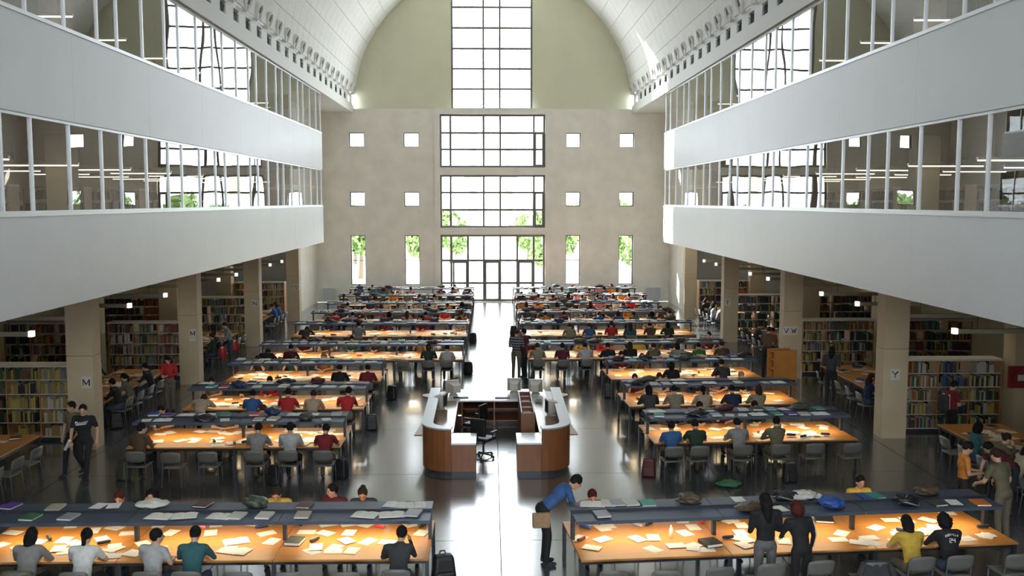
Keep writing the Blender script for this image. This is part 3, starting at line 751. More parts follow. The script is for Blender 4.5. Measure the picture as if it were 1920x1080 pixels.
FAR = {
 (0, -1): [(235, 'write', 'charcoal', 'bun', 'auburn', 0), (300, 'headhand', 'white', 'curly', 'black', 0), (525, 'write', 'yellow', 'short', 'brown', 0), (630, 'turn', 'maroon', 'short', 'black', 1), (684, 'write', 'charcoal', 'bun', 'brown', 1), (772, 'slump', 'light grey', 'short', 'black', 1)],
 (0, 1): [(1105, 'write', 'tan', 'short', 'auburn', 0), (1362, 'slump', 'charcoal', 'short', 'black', 1), (1608, 'upright', 'yellow', 'short', 'black', 0)],
 (1, -1): [(310, 'write', 'orange', 'short', 'black', 0), (430, 'slump', 'tan', 'short', 'brown', 0), (500, 'headshands', 'orange', 'long', 'brown', 0)],
 (2, -1): [(402, 'write', 'beige', 'short', 'black', 0), (463, 'slump', 'black', 'short', 'black', 1), (510, 'write', 'red', 'short', 'black', 1)],
 (3, -1): [(487, 'headshands', 'charcoal', 'short', 'black', 0), (548, 'headshands', 'teal', 'short', 'black', 0), (610, 'write', 'orange', 'long', 'fair', 0)],
 (4, -1): [(573, 'write', 'maroon', 'short', 'black', 0), (612, 'headhand', 'brown', 'long', 'brown', 0), (662, 'write', 'teal', 'short', 'black', 1), (705, 'write', 'charcoal', 'short', 'grey', 1), (748, 'slump', 'navy', 'long', 'black', 1), (788, 'headshands', 'tan', 'short', 'black', 1)],
 (1, 1): [(1256, 'slump', 'charcoal', 'short', 'brown', 1), (1306, 'write', 'black', 'short', 'black', 1), (1356, 'headhand', 'maroon', 'short', 'brown', 0), (1408, 'write', 'dark green', 'short', 'black', 1)],
 (2, 1): [(1190, 'headhand', 'dark red', 'short', 'brown', 0), (1232, 'write', 'white', 'short', 'brown', 0), (1300, 'slump', 'navy', 'short', 'black', 1), (1340, 'write', 'pink', 'short', 'black', 0), (1384, 'write', 'black', 'short', 'grey', 1)],
 (3, 1): [(1162, 'write', 'maroon', 'short', 'black', 1), (1200, 'headshands', 'brown', 'short', 'black', 1)],
 (4, 1): [(990, 'write', 'dark red', 'short', 'black', 1), (1090, 'write', 'yellow', 'short', 'brown', 0), (1130, 'slump', 'red', 'short', 'black', 1), (1330, 'turn', 'dark red', 'short', 'black', 1), (1255, 'write', 'navy', 'short', 'black', 1)],
 (5, 1): [(1215, 'write', 'tan', 'long', 'fair', 0), (1240, 'write', 'beige', 'short', 'brown', 0)],
}
rs = random.Random(3)
POS = ['write'] * 5 + ['upright', 'headhand', 'slump', 'headshands', 'turn']
TOPS = ['black', 'charcoal', 'grey', 'white', 'red', 'dark red', 'maroon', 'teal', 'blue', 'navy', 'beige', 'brown', 'olive', 'orange', 'light grey', 'dark green', 'pink']
HS = ['short', 'short', 'short', 'long', 'pony', 'bun', 'curly']
for o in ROWS:
    for side, T in ((-1, NEAR), (1, FAR)):
        lst = T.get((o.r, o.s)); taken = []
        if lst is not None:
            for px, pose, top, hs, hc, sl in lst:
                lx = local_x(o, px, side); lx = min(max(lx, -o.L / 2 + .15), o.L / 2 - .15)
                sit(o, lx, side, pose, top, hs, hc, rs.choice(['denim', 'black', 'khaki', 'denim']), bool(sl), rs.uniform(.97, 1.03)); taken.append(lx)
        elif o.r >= 5 or True:
            for i in range(o.n * 3):
                if rs.random() < (.62 if o.r >= 5 else .4):
                    lx = -o.L / 2 + .40 + .807 * i + rs.uniform(-.06, .06)
                    sit(o, lx, side, rs.choice(POS), rs.choice(TOPS), rs.choice(HS), rs.choice(['black', 'black', 'brown', 'auburn']), 'denim', rs.random() < .6, rs.uniform(.96, 1.03)); taken.append(lx)
        o.taken = getattr(o, 'taken', {}); o.taken[side] = list(taken)
        for i in range(o.n * 3):
            lx = -o.L / 2 + .40 + .807 * i
            if any(abs(lx - t) < .52 for t in taken): continue
            if o.r >= 6 and rs.random() < .35: continue
            seat_at(o, lx + rs.uniform(-.04, .04), side, rs.uniform(-.02, .16) if side < 0 else rs.uniform(-.04, .06), None, rs.uniform(-.12, .12))
# ------------------------------------------------------------------ information counter
cnt = tag(empty('information_counter', (0, 24.5, 0)), 'U-shaped cherry wood information counter with pale ledges in the centre aisle', 'counter')
CY = 24.5
def off_path(pts, d):
    out = []
    for i, p in enumerate(pts):
        a = Vector(pts[max(i - 1, 0)]); b = Vector(pts[min(i + 1, len(pts) - 1)]); t = (b - a).normalized()
        out.append((p[0] + t.y * d, p[1] - t.x * d))
    return out
def strip(mb, pts, d0, d1, z0, z1):
    A = off_path(pts, d0); B = off_path(pts, d1)
    for i in range(len(pts) - 1):
        q = [A[i], A[i + 1], B[i + 1], B[i]]
        v = [(x, y - CY, z0) for x, y in q] + [(x, y - CY, z1) for x, y in q]
        mb.add(v, [(0, 3, 2, 1), (4, 5, 6, 7), (0, 1, 5, 4), (1, 2, 6, 5), (2, 3, 7, 6), (3, 0, 4, 7)])
    return mb
for s in (-1, 1):
    X = lambda x: s * x
    curve = [(1.04, 21.62)] + [(1.04 + .70 * math.sin(t), 22.32 - .70 * math.cos(t)) for t in [R(a) for a in (12, 24, 36, 48, 60, 72, 84)]] + [(1.745, 22.4)]
    side = [(1.745, 22.4), (1.76, 24.4), (1.78, 26.5)]
    fx = lambda pts: [(s * x - .045, y) for x, y in pts]
    dd = -s                                     # inward offset sign
    for nm_, pts in (('curved_panel', curve), ('side_panel', side[:2]), ('side_panel', side[1:])):
        strip(MB(), fx(pts), 0, dd * .04, .10, 1.07).build(nm_, M_deskwood, cnt)
    strip(MB(), fx(curve + side[1:]), dd * .04, dd * .08, 0, .10).build('plinth', M_dark, cnt)
    for pts in (curve, side[:2], side[1:]):
        strip(MB(), fx(pts), -dd * .02, dd * .25, 1.075, 1.11).build('ledge', M_ledge, cnt)
    # inner worktop, lower than the ledge
    w = fx(curve + side[1:]); inn = [(x, y) for x, y in off_path(w, dd * .05)]
    poly = inn + [(s * 1.05 - .045, 26.5), (s * 1.05 - .045, 21.66)]
    if s > 0: pass
    MB().prism([(x, y - CY) for x, y in (poly if s > 0 else poly[::-1])], .72, .76).build('worktop', mat('glossy worktop', (.36, .22, .13), .16), cnt)
    MB().box((min(X(1.05), X(1.09)) - .045, 22.62 - CY, .02), (max(X(1.05), X(1.09)) - .045, 26.4 - CY, .72)).build('inner_panel', M_deskwood, cnt)
    MB().box((min(X(1.03), X(1.07)) - .045, 22.62 - CY, .762), (max(X(1.03), X(1.07)) - .045, 26.4 - CY, .775)).build('edge_strip', M_top, cnt)
    # low front return with white top
    a, b = sorted((X(.48), X(1.035)))
    MB().box((a - .045, 21.64 - CY, .10), (b - .045, 22.58 - CY, .73)).build('front_return', M_deskwood, cnt)
    MB().box((a - .045, 21.68 - CY, 0), (b - .045, 22.55 - CY, .10)).build('plinth', M_dark, cnt)
    MB().box((a - .055, 21.62 - CY, .73), (b - .035, 22.60 - CY, .77)).build('front_top', M_top, cnt)
    MB().prism([(X(1.80) - .045, 23.0 - CY), (X(2.0) - .045, 23.0 - CY), (X(1.80) - .045, 25.6 - CY)][::s], .60, .63).build('bag_shelf', M_deskwood, cnt)
    MB().prism([(X(1.45) - .045, 26.5 - CY), (X(2.1) - .045, 27.3 - CY), (X(2.1) - .045, 27.5 - CY), (X(1.45) - .045, 27.98 - CY)][::s], .68, .72).build('wing', M_deskwood, cnt)
MB().box((-1.40, 26.4 - CY, .725), (1.40, 28 - CY, .765)).build('back_top', M_top, cnt)
MB().box((-1.38, 27.9 - CY, .02), (1.38, 27.94 - CY, .72)).build('back_panel', M_deskwood, cnt)
for z in (.08, .42): MB().box((-1.0, 26.8 - CY, z), (1.0, 27.85 - CY, z + .03)).build('back_shelf', M_deskwood, cnt)
for x in (-1.0, -.1, .95): MB().box((x, 26.45 - CY, .02), (x + .04, 27.88 - CY, .72)).build('divider', M_deskwood, cnt)
def monitor(x, y, rz, z, lb):
    e = tag(empty('monitor', (x, y, z), rz), lb, 'monitor', 'beige monitors on the counter')
    MB().box((-.20, -.06, .06), (.20, .02, .42)).build('bezel', M_beige, e)
    q = MB(); q.v = [(-.18, .02, .08), (.18, .02, .08), (.18, .02, .40), (-.18, .02, .40), (-.11, .36, .12), (.11, .36, .12), (.11, .36, .32), (-.11, .36, .32)]
    q.f = [(4, 5, 6, 7), (0, 1, 5, 4), (1, 2, 6, 5), (2, 3, 7, 6), (3, 0, 4, 7)]; q.m = [0] * 5
    q.build('rear_casing', M_beige, e)
    MB().box((-.165, -.064, .10), (.165, -.061, .38)).build('screen', M_black, e)
    MB().tube([(0, .08, 0), (0, .08, .025), (0, .08, .08)], [.13, .12, .06], 14).build('foot', M_beige, e)
monitor(-1.28, 27.2, R(205), .765, 'beige monitor turned away on the pillar-M end of the back worktop')
monitor(.50, 27.5, R(178), .765, 'beige monitor standing alone near the middle of the back worktop')
monitor(1.12, 27.3, R(172), .765, 'beige monitor on the pillar-Y end of the back worktop')
monitor(-1.45, 25.3, R(75), .76, 'beige monitor on the pillar-M side worktop beneath the ledge')
monitor(1.33, 24.5, R(-80), .76, 'beige monitor on the pillar-Y side worktop beneath the ledge')
for x, y, rz, lb in ((-1.02, 26.75, .1, 'dark keyboard beside the pillar-M monitor on the back worktop'), (.15, 26.7, -.05, 'dark keyboard in the middle of the white back worktop'), (1.15, 26.2, 1.5, 'dark keyboard on the pillar-Y side worktop')):
    k = tag(empty('keyboard', (x, y, .765), rz), lb, 'keyboard', 'keyboards on the counter')
    MB().box((-.21, -.08, 0), (.21, .08, .02)).build('tray', M_dark, k)
    kb = MB()
    for i in range(12):
        for j in range(4): kb.box((-.195 + i * .033, -.065 + j * .034, .02), (-.168 + i * .033, -.037 + j * .034, .028))
    o = kb.build('keys', M_black, k); o['kind'] = 'stuff'
def office_chair(x, y, rz, lb):
    e = tag(empty('office_chair', (x, y, 0), rz), lb, 'office chair', 'black office chairs behind the counter')
    for k in range(5):
        a = 2 * math.pi * k / 5; c, s_ = math.cos(a), math.sin(a)
        l = MB().tube([(0, 0, .1), (.28 * c, .28 * s_, .07)], [.025, .018], 6).build('base_arm', M_black, e)
        MB().ball((.28 * c, .28 * s_, .035), .035, 10, 8).build('caster', M_black, l)
    MB().tube([(0, 0, .08), (0, 0, .44)], [.03, .025], 10).build('column', M_dark, e)
    MB().cbox((0, 0, .48), (.48, .46, .08)).build('seat', M_black, e).data = bev(MB().cbox((0, 0, .48), (.48, .46, .08)).mesh('seat', M_black), .03, 2)
    link('backrest', bev(MB().cbox((0, -.25, .80), (.42, .07, .44)).mesh('backrest', M_black), .03, 2), e)
    MB().tube([(0, -.12, .45), (0, -.27, .47), (0, -.29, .75)], .02, 8).build('back_support', M_black, e)
    for s in (-1, 1):
        MB().tube([(s * .25, -.05, .48), (s * .29, -.05, .5), (s * .29, -.05, .66)], .015, 6).build('arm_post', M_black, e)
        MB().cbox((s * .29, .02, .675), (.06, .26, .03)).build('armrest', M_black, e)
office_chair(-.36, 23.25, R(-30), 'black swivel office chair at the mouth of the counter opening')
office_chair(-.60, 24.8, R(60), 'black swivel office chair against the pillar-M side worktop')
e = tag(empty('book_return_rack', (.74, 24.6, 0)), 'tall narrow brown wooden book rack standing inside the counter', 'rack')
M_rack = mat('reddish rack wood', (.20, .075, .035), .45, var=.12, scale=3)
MB().box((-.17, -1.35, .02), (-.14, 1.35, 1.12)).build('side_panel', M_rack, e); MB().box((.14, -1.35, .02), (.17, 1.35, 1.12)).build('side_panel', M_rack, e)
for y in (-1.35, -.68, 0, .68, 1.32): MB().box((-.14, y, .02), (.14, y + .03, 1.10)).build('partition', M_rack, e)
for k in range(4):
    MB().box((-.14, -1.32 + k * .67, .92), (.14, -.68 + k * .67 - .01, .95)).build('tray', M_deskwood, e)
    bk = MB().box((-.11, -1.28 + k * .67, .95), (.10, -1.28 + k * .67 + (.3 if k % 2 else .4), 1.05)).build('book_pile', mat('dark red book cloth', (.12, .02, .02), .6), e)
# ------------------------------------------------------------------ bookcases and books
BCOL = {'yellow': (.42, .32, .08), 'ochre': (.30, .21, .07), 'green': (.04, .10, .05), 'dark green': (.025, .06, .035), 'red': (.22, .035, .03), 'dark red': (.12, .02, .02), 'black': (.02, .02, .02), 'white': (.44, .42, .37),
        'blue': (.05, .10, .22), 'teal': (.05, .2, .2), 'brown': (.14, .08, .04), 'grey': (.2, .2, .19), 'orange': (.45, .16, .03), 'navy': (.02, .03, .08)}
BN = list(BCOL); BM = [mat(k + ' book cloth', v, .6) for k, v in BCOL.items()]
book_unit = {}
def bmesh_book(w, h, d, k):
    key = (round(w, 3), round(h, 2), round(d, 2), k)
    if key not in book_unit:
        m = MB().box((-w / 2, 0, 0), (w / 2, d, h), 0); m.box((-w / 2 + .003, .01, .004), (w / 2 - .003, d + .002, h + .001), 1)
        book_unit[key] = m.mesh('book', [BM[k], M_paper])
    return book_unit[key]
rb = random.Random(21); NB = [0]; REST = MB()
LEV = [.12, .50, .88, 1.26, 1.64]; BAY = .865
def bookcase(x0, y, z, nb, lb, indiv=None, flip=1, sparse=0.0, books=True, group='oak bookcases between the pillars'):
    # x0 = lower x end, front face at y
    e = tag(empty('bookcase', (x0, y, z)), lb, 'bookcase', group)
    W = nb * BAY; D = .56
    for x in (0, W): MB().box((x - .02, 0, 0), (x + .02, D, 2.0)).build('side_panel', M_shelfwood, e)
    for i in range(1, nb): MB().box((i * BAY - .015, .02, .06), (i * BAY + .015, D - .02, 1.97)).build('upright', M_shelfwood, e)
    MB().box((-.03, -.01, 1.97), (W + .03, D + .01, 2.02)).build('top_board', M_steel, e)
    MB().box((.02, .03, 0), (W - .02, D - .03, .09)).build('plinth', M_dark, e)
    sm = MB().box((.018, .01, -.024), (BAY - .018, D - .01, 0)).mesh('shelf_board', M_steel)
    for i in range(nb):
        for zl in LEV: link('shelf_board', sm, e, (i * BAY, 0, zl))
    if not books: return e
    for i in range(nb):
        pal = rb.choices(range(len(BN)), weights=[7, 8, 2, 5, 1, 3, 9, 2, 1, 1, 7, 4, 1, 4], k=4)
        for zl in LEV:
            if rb.random() < .35: pal = rb.choices(range(len(BN)), weights=[6, 6, 3, 4, 2, 3, 7, 3, 2, 1, 6, 4, 2, 3], k=4)
            x = .03; lim = BAY - .03 - rb.choice([0, 0, .1, .25]) - sparse * rb.random() * .4
            if rb.random() < .3: x += rb.uniform(.05, .25)
            while True:
                w = rb.choice([.03, .04, .05, .065]); h = rb.choice([.22, .25, .28, .30]); k = rb.choice(pal)
                if x + w > lim: break
                px_, py_ = x0 + i * BAY + x + w / 2, y + .03
                if indiv is not None and NB[0] < 300 and indiv(i, zl):
                    NB[0] += 1
                    o = link('book', bmesh_book(w - .003, h, .2, k), None, (px_, py_, z + zl))
                    tag(o, f'{BN[k]} book, {ORD[LEV.index(zl) + 1]} shelf up, {ORD[i + 1]} bay, bookcase beside {lb.split(" beside ")[1]}', 'book', f'books in the bookcase beside {lb.split(" beside ")[1]}')
                else: REST.box((px_ - w / 2, py_, z + zl), (px_ + w / 2 - .003, py_ + .2, z + zl + h), k)
                if rb.random() < .75: REST.box((px_ - w / 2, y + .32, z + zl), (px_ + w / 2 - .003, y + .52, z + zl + h * .95), k)
                x += w
    return e
BY = {-1: [25.1, 34.1, 43.0, 51.0], 1: [25.55, 34.3, 43.6, 51.6]}
PN = {-1: ['the first M-sign pillar', 'the captioned M-sign pillar', 'the N-sign pillar', 'the O-sign pillar'], 1: ['the Y-sign pillar', 'the VW-sign pillar', 'the T-sign pillar', 'the unlettered pillar']}
for s in (-1, 1):
    for j, y in enumerate(BY[s]):
        x0 = -13.75 if s < 0 else 11.15
        ind = None
        if j == 0: ind = (lambda i, z: z > .4 and i > 0) if s < 0 else (lambda i, z: True)
        bookcase(x0, y, 0, 3, f'tall oak bookcase full of books beside {PN[s][j]}', ind)
        if j < 3: bookcase(-17.4 if s < 0 else 14.75, y, 0, 3, f'oak bookcase by the outer wall, in the row beside {PN[s][j]}')
# galleries behind the glass: bookcases and lamps
for s in (-1, 1):
    for lev, z in ((1, 4.7), (2, 8.4)):
        for j in range(6):
            y = 19.5 + j * 4.4
            bookcase(-14.6 if s < 0 else 12.0, y, z, 3, f'oak bookcase on the {"first" if lev == 1 else "upper"} gallery above the {"M" if s < 0 else "Y"} side, row {ORD[j + 1]}', None, books=(lev == 1), group='gallery bookcases')
        for j in range(9):
            for x in (10.2, 13.2):
                y = 17 + j * 3.4 + (0 if x < 12 else 1.1)
                L = 1.9
                xx = s * (x + L / 2)
                c_ = V(s * x, y, z + (2.45 if lev == 1 else 2.3)) - CAM; k_ = c_.dot(FW)
                if not (0 < 960 + FPX * c_.dot(RT) / k_ < 1920 and 540 - FPX * c_.dot(UP) / k_ > 0): continue   # no lamp beyond those in view
                e = tag(empty('gallery_lamp', (xx, y, z + (2.45 if lev == 1 else 2.3))), f'pendant strip lamp, {"first" if lev == 1 else "upper"} gallery, {"M" if s < 0 else "Y"} side, {"glass" if x < 12 else "wall"} line, {ORD[9 - j]} from doors', 'lamp', f'strip lamps on the {"first" if lev == 1 else "upper"} gallery {"M" if s < 0 else "Y"} side')
                MB().box((-L / 2, -.05, .03), (L / 2, .05, .09)).build('housing', M_alu, e)
                MB().box((-L / 2 + .02, -.035, 0), (L / 2 - .02, .035, .03)).build('tube', M_tube, e)
                for q in (-.6, .6): MB().tube([(q, 0, .09), (q, 0, (.78 if lev == 1 else 1.0))], .006, 5).build('rod', M_alu, e)
# pendant strip lamps under the galleries
for s in (-1, 1):
    for j, y in enumerate((22.8, 25.9, 29.0, 32.2, 35.6, 38.5, 41.2, 44.3, 47.5, 50.2)):
        e = tag(empty('strip_lamp', (s * 12.5, y, 3.12)), f'dark pendant strip lamp, white end cap, under the {"M" if s < 0 else "Y"} side gallery, {ORD[10 - j]} from doors', 'lamp', f'strip lamps under the gallery {"M" if s < 0 else "Y"} side')
        MB().box((-1.45, -.06, .05), (1.45, .06, .10)).box((-1.45, -.06, -.01), (1.45, -.045, .05)).box((-1.45, .045, -.01), (1.45, .06, .05)).build('housing', mat('grey lamp housing', (.38, .36, .28), .5), e)
        MB().box((-1.42, -.04, .025), (1.42, .04, .045)).build('diffuser', M_tube2, e)
        MB().box((-s * 1.45 - .05, -.075, -.02), (-s * 1.45 + .05, .075, .12)).build('end_cap', M_cap, e)
        for q in (-.9, .9): MB().tube([(q, 0, .1), (q, 0, 1.12)], .008, 5).build('rod', M_dark, e)

# ------------------------------------------------------------------ aisle tables under the galleries
AT = {-1: [(17.4, 22.8), (26.4, 31.8), (35.6, 40.8), (44.6, 49.2)], 1: [(17.9, 23.4), (26.6, 32.0), (36.0, 41.2), (45.2, 50.0)]}
SIDE_T = {}
for s in (-1, 1):
    for j, (ya, yb) in enumerate(AT[s]):
        xa, xb = (-12.5, -10.9) if s < 0 else (11.0, 12.6)
        nm_ = f'aisle table by {PN[s][j]}'
        e = tag(empty('aisle_table', ((xa + xb) / 2, (ya + yb) / 2, 0)), f'long beech {nm_}, under the gallery', 'table', 'tables under the galleries')
        hx, hy = (xb - xa) / 2, (yb - ya) / 2
        for k in range(2): link('tabletop', bev(MB().box((-hx, -hy + k * hy + .003, .705), (hx, -hy + (k + 1) * hy - .003, .74)).mesh('tabletop', M_wood), .006, 1), e)
        for x in (-hx + .06, hx - .06):
            MB().box((x - .015, -hy + .06, .63), (x + .015, hy - .06, .70)).build('apron', M_dark, e)
            for y in (-hy + .06, 0, hy - .06): link('leg', tb_leg, e, (x, y, 0))
        SIDE_T[s, j] = ((xa + xb) / 2, (ya + yb) / 2, hx, hy)
        ys = [ya + .5 + .86 * k for k in range(int((yb - ya - .4) / .86))]
        for side in (-1, 1):                   # -1: the hall side, 1: the outer side
            xc = (xa - .30 if (s > 0) == (side < 0) else xb + .30)
            rz = -math.pi / 2 if xc < xa else math.pi / 2
            for k, y in enumerate(ys):
                occ = rs.random() < (.55 if side > 0 else .45) and not (s < 0 and j == 0 and side < 0)
                fc = 'hall side' if side < 0 else 'far side'
                chair(RZ(xc, y, 0, rz + rs.uniform(-.15, .15)), f'grey chair, {ORD[k + 1]} along {fc}, {nm_}', j < 2, 'chairs at the aisle tables')
                if occ:
                    top = rs.choice(TOPS)
                    person(rs.choice(['write', 'upright', 'headhand', 'write']), (xc, y, 0), rz, top, rs.choice(HS), rs.choice(['black', 'brown']), 'denim', True, f'person in {top} top, {ORD[k + 1]} along {fc}, {nm_}', 'readers at the aisle tables')

# ------------------------------------------------------------------ people on their feet
stripe = bpy.data.materials.new('striped knit'); stripe.use_nodes = True; nt = stripe.node_tree
tcn = nt.nodes.new('ShaderNodeTexCoord'); wv = nt.nodes.new('ShaderNodeTexWave'); wv.bands_direction = 'Z'; wv.inputs['Scale'].default_value = 3.6
rp = nt.nodes.new('ShaderNodeValToRGB'); rp.color_ramp.interpolation = 'CONSTANT'; rp.color_ramp.elements[1].position = .55
rp.color_ramp.elements[0].color = (.02, .025, .03, 1); rp.color_ramp.elements[1].color = (.2, .21, .21, 1)
nt.links.new(tcn.outputs['Object'], wv.inputs['Vector']); nt.links.new(wv.outputs['Fac'], rp.inputs[0]); nt.links.new(rp.outputs[0], nt.nodes['Principled BSDF'].inputs['Base Color'])
nt.nodes['Principled BSDF'].inputs['Roughness'].default_value = .9
def stand_at(px, Y, *a, **k):
    return person(a[0], (x_at(px, Y, .9), Y, 0), *a[1:], **k)
p_ = person('stroll', (-9.80, 21.95, 0), R(160), 'olive', 'short', 'black', 'black', False, 'person in olive shirt strolling beside a companion past the pillar lettered M', None, 1.0, 1)
p_ = person('walk', (-9.33, 21.45, 0), R(185), 'black', 'short', 'black', 'black', False, 'person in black T-shirt with white lettering striding past the M pillar', None, 1.02)
# white script across the chest of the black T-shirt
lm = MB()
for k, (x0, z0, x1, z1) in enumerate([(-.125, 1.30, -.125, 1.37), (-.125, 1.36, -.09, 1.36), (-.09, 1.36, -.09, 1.30), (-.07, 1.31, -.04, 1.35), (-.02, 1.31, .0, 1.35), (.02, 1.32, .04, 1.36), (.06, 1.33, .08, 1.37), (.1, 1.34, .125, 1.38), (-.12, 1.285, .1, 1.315)]):
    lm.tube([(x0 * -1, .152, z0), (x1 * -1, .152, z1)], .010, 5)
lm.build('shirt_lettering', mat('white print', (.75, .75, .75), .8), p_)
rp_ = MB().tube([(0, 0, -.16), (0, 0, .16)], .035, 12).build('rolled_paper', M_paper, None, loc=(-9.62, 21.23, .88)); rp_.rotation_euler = (R(25), R(35), 0)
tag(rp_, 'rolled white paper held by the person in black T-shirt', 'paper roll')
p_ = person('read', (.72, 33.45, 0), R(-20), 'charcoal', 'short', 'brown', 'khaki', True, 'person in dark striped sweater standing in the aisle by the tables', None, 1.05)
b_ = [c for c in p_.children if c.name.startswith('body')][0]; b_.material_slots[1].material = stripe; b_.material_slots[4].material = stripe
person('stand', (1.02, 33.95, 0), R(60), 'maroon', 'short', 'black', 'black', True, 'person in maroon top standing behind the one in the striped sweater', None, 1.03)
person('bend', (.78, 16.2, 0), R(-82), 'blue', 'short', 'black', 'black', False, 'person in blue shirt bending over the end of the table', None, 1.06)
sb_ = tag(empty('shoulder_bag', (.68, 15.93, .88), R(-82)), 'small tan canvas bag hanging at the hip of the bending person', 'bag')
link('pouch', bev(MB().box((-.05, -.15, -.13), (.05, .15, .13)).mesh('pouch', cloth('tan')), .03, 2), sb_)
MB().box((-.056, -.145, .0), (-.05, .145, .12)).build('flap', cloth('khaki'), sb_)
stand_at(1435, 14.48, 'read', R(5), 'black', 'longer', 'black', 'grey', True, label='person in black top and grey trousers standing over the table', sc=1.03)
g_ = stand_at(1503, 14.40, 'leanback', R(12), 'black', 'curly', 'auburn', 'black', True, label='person with auburn hair in black track jacket with white sleeve stripes', sc=.96)
stm = MB()
J = POSES['leanback']
for dx in (-.014, .014): stm.tube([J['shR'] + V(.045, 0 + dx, .035), J['shR'].lerp(J['elR'], .5) + V(.062, dx, .015), J['elR'] + V(.05, dx, .01), J['wrR'] + V(.034, dx, .0)], .0065, 5)
stm.build('sleeve_stripes', mat('white print', (.75, .75, .75), .8), g_)
stand_at(1806, 17.85, 'read', R(-100), 'orange', 'short', 'black', 'black', False, label='person in orange shirt standing behind the table talking', sc=1.0)
stand_at(1882, 16.9, 'leanback', R(25), 'olive', 'short', 'brown', 'khaki', False, label='broad person in olive shirt standing at the outer end of the table', sc=1.06)
stand_at(1893, 18.7, 'bend', R(100), 'maroon', 'short', 'black', 'black', False, label='person in maroon top stooping behind the one in olive shirt', sc=1.02)
stand_at(1783, 23.85, 'read', R(-75), 'dark red', 'short', 'black', 'black', False, label='person in dark red top reading beside the bookcase at pillar Y', sc=1.02)
bp_ = tag(empty('backpack', (x_at(1783, 23.85, .9) - .22, 23.80, 1.0), R(-75)), 'black and white backpack worn by the reader in dark red', 'backpack')
link('sack', bev(MB().box((-.14, -.09, .0), (.14, .07, .40)).mesh('sack', cloth('charcoal')), .05, 2), bp_)
for s in (-1, 1): MB().box((s * .10 - .025, .06, .05), (s * .10 + .025, .085, .42)).build('strap', cloth('white'), bp_)
stand_at(1437, 33.8, 'leanback', R(-40), 'brown', 'short', 'brown', 'black', True, label='person in long brown coat standing beside the wooden book trolley', sc=1.08)
stand_at(1558, 29.3, 'read', R(-30), 'charcoal', 'long', 'black', 'black', True, label='person in charcoal dress standing by the aisle table', sc=1.05)
stand_at(318, 28.75, 'read', R(170), 'red', 'long', 'black', 'khaki', True, label='person in red hooded top standing in the M side aisle', sc=.98)
stand_at(432, 36.8, 'leanback', R(120), 'grey', 'short', 'brown', 'denim', True, label='person in grey jacket leaning over the red coats by the aisle table', sc=1.0)
# trolley
tr = tag(empty('book_trolley', (10.05, 33.15, 0), R(8)), 'small beech book trolley parked by the pillar lettered V W', 'trolley')
for y in (-.28, .28): MB().box((-.42, y - .015, .08), (.42, y + .015, 1.12)).build('side_panel', M_wood, tr)
for z in (.10, .44, .76, 1.04): MB().box((-.40, -.265, z), (.40, .265, z + .025)).build('shelf', M_wood, tr)
MB().box((.395, -.265, .1), (.42, .265, 1.06)).build('back_panel', M_wood, tr)
for x in (-.36, .36):
    for y in (-.22, .22): MB().tube([(x, y - .012, .04), (x, y + .012, .04)], .04, 10).build('caster', M_black, tr)
# letter signs on the pillars (strokes with serifs)
GLY = {'M': [(0, 0, 0, 1), (0, 1, .5, .15), (.5, .15, 1, 1), (1, 1, 1, 0)], 'N': [(0, 0, 0, 1), (0, 1, 1, 0), (1, 0, 1, 1)], 'Y': [(0, 1, .5, .5), (1, 1, .5, .5), (.5, .5, .5, 0)],
       'V': [(0, 1, .5, 0), (.5, 0, 1, 1)], 'W': [(0, 1, .25, 0), (.25, 0, .5, .8), (.5, .8, .75, 0), (.75, 0, 1, 1)], 'T': [(0, 1, 1, 1), (.5, 1, .5, 0)], 'O': [(.3, 0, 0, .5), (0, .5, .3, 1), (.3, 1, .7, 1), (.7, 1, 1, .5), (1, .5, .7, 0), (.7, 0, .3, 0)],
       'I': [(.5, 0, .5, 1)]}
M_ink = mat('black ink', (.03, .03, .03), .7); M_card = mat('white card', (.62, .60, .54), .7)
def sign(px, py, Y, letters, lb, h=.30, extra=False):
    p = at_y(px, py, Y); w = h * .85
    for i, ch in enumerate(letters):
        x = p.x + (i - (len(letters) - 1) / 2) * (w + .02)
        e = tag(empty('letter_sign', (x, Y - .012, p.z)), lb.replace('%', ch), 'sign', 'letter signs on pillars')
        MB().box((-w / 2, 0, -h / 2), (w / 2, .01, h / 2)).build('card', M_card, e)
        if extra: MB().box((-w / 2, 0, -h / 2 - .14), (w / 2, .01, -h / 2 - .02)).build('caption_card', M_card, e)
        g = MB(); S = h * .52; t = h * .035
        for k, (a, b, c, d) in enumerate(GLY[ch]):
            A = V((a - .5) * S, -.004, (b - .5) * S); B = V((c - .5) * S, -.004, (d - .5) * S); D = (B - A).normalized(); n_ = V(-D.z, 0, D.x) * (t if k % 2 == 0 else t * 1.7)
            g.add([A + n_, B + n_, B - n_, A - n_], [(0, 1, 2, 3)])
            for q in (A, B):
                if q.z in (max(A.z, B.z), min(A.z, B.z)) and abs(abs(q.z) - S / 2) < .001 and ch != 'O': g.add([q + V(-S * .14, -.001, -t * .5), q + V(S * .14, -.001, -t * .5), q + V(S * .14, -.001, t * .5), q + V(-S * .14, -.001, t * .5)], [(0, 1, 2, 3)])
        g.build('letter', M_ink, e)
sign(162, 717, 24.2, 'M', 'white sign lettered % on the pillar nearest the counter')
sign(361, 625, 32.9, 'M', 'white sign lettered % with a caption card on the second pillar', .28, True)
sign(478, 569, 41.7, 'N', 'white sign lettered % on the third pillar')
sign(556, 538, 50.4, 'O', 'white sign lettered % on the fourth pillar')
sign(1678, 702, 24.9, 'Y', 'white sign lettered % on the pillar beside the bookcase')
sign(1481, 620, 33.6, 'VW', 'white sign lettered % on the pillar behind the trolley')
sign(1364, 567, 42.4, 'T', 'white sign lettered % on the pillar')
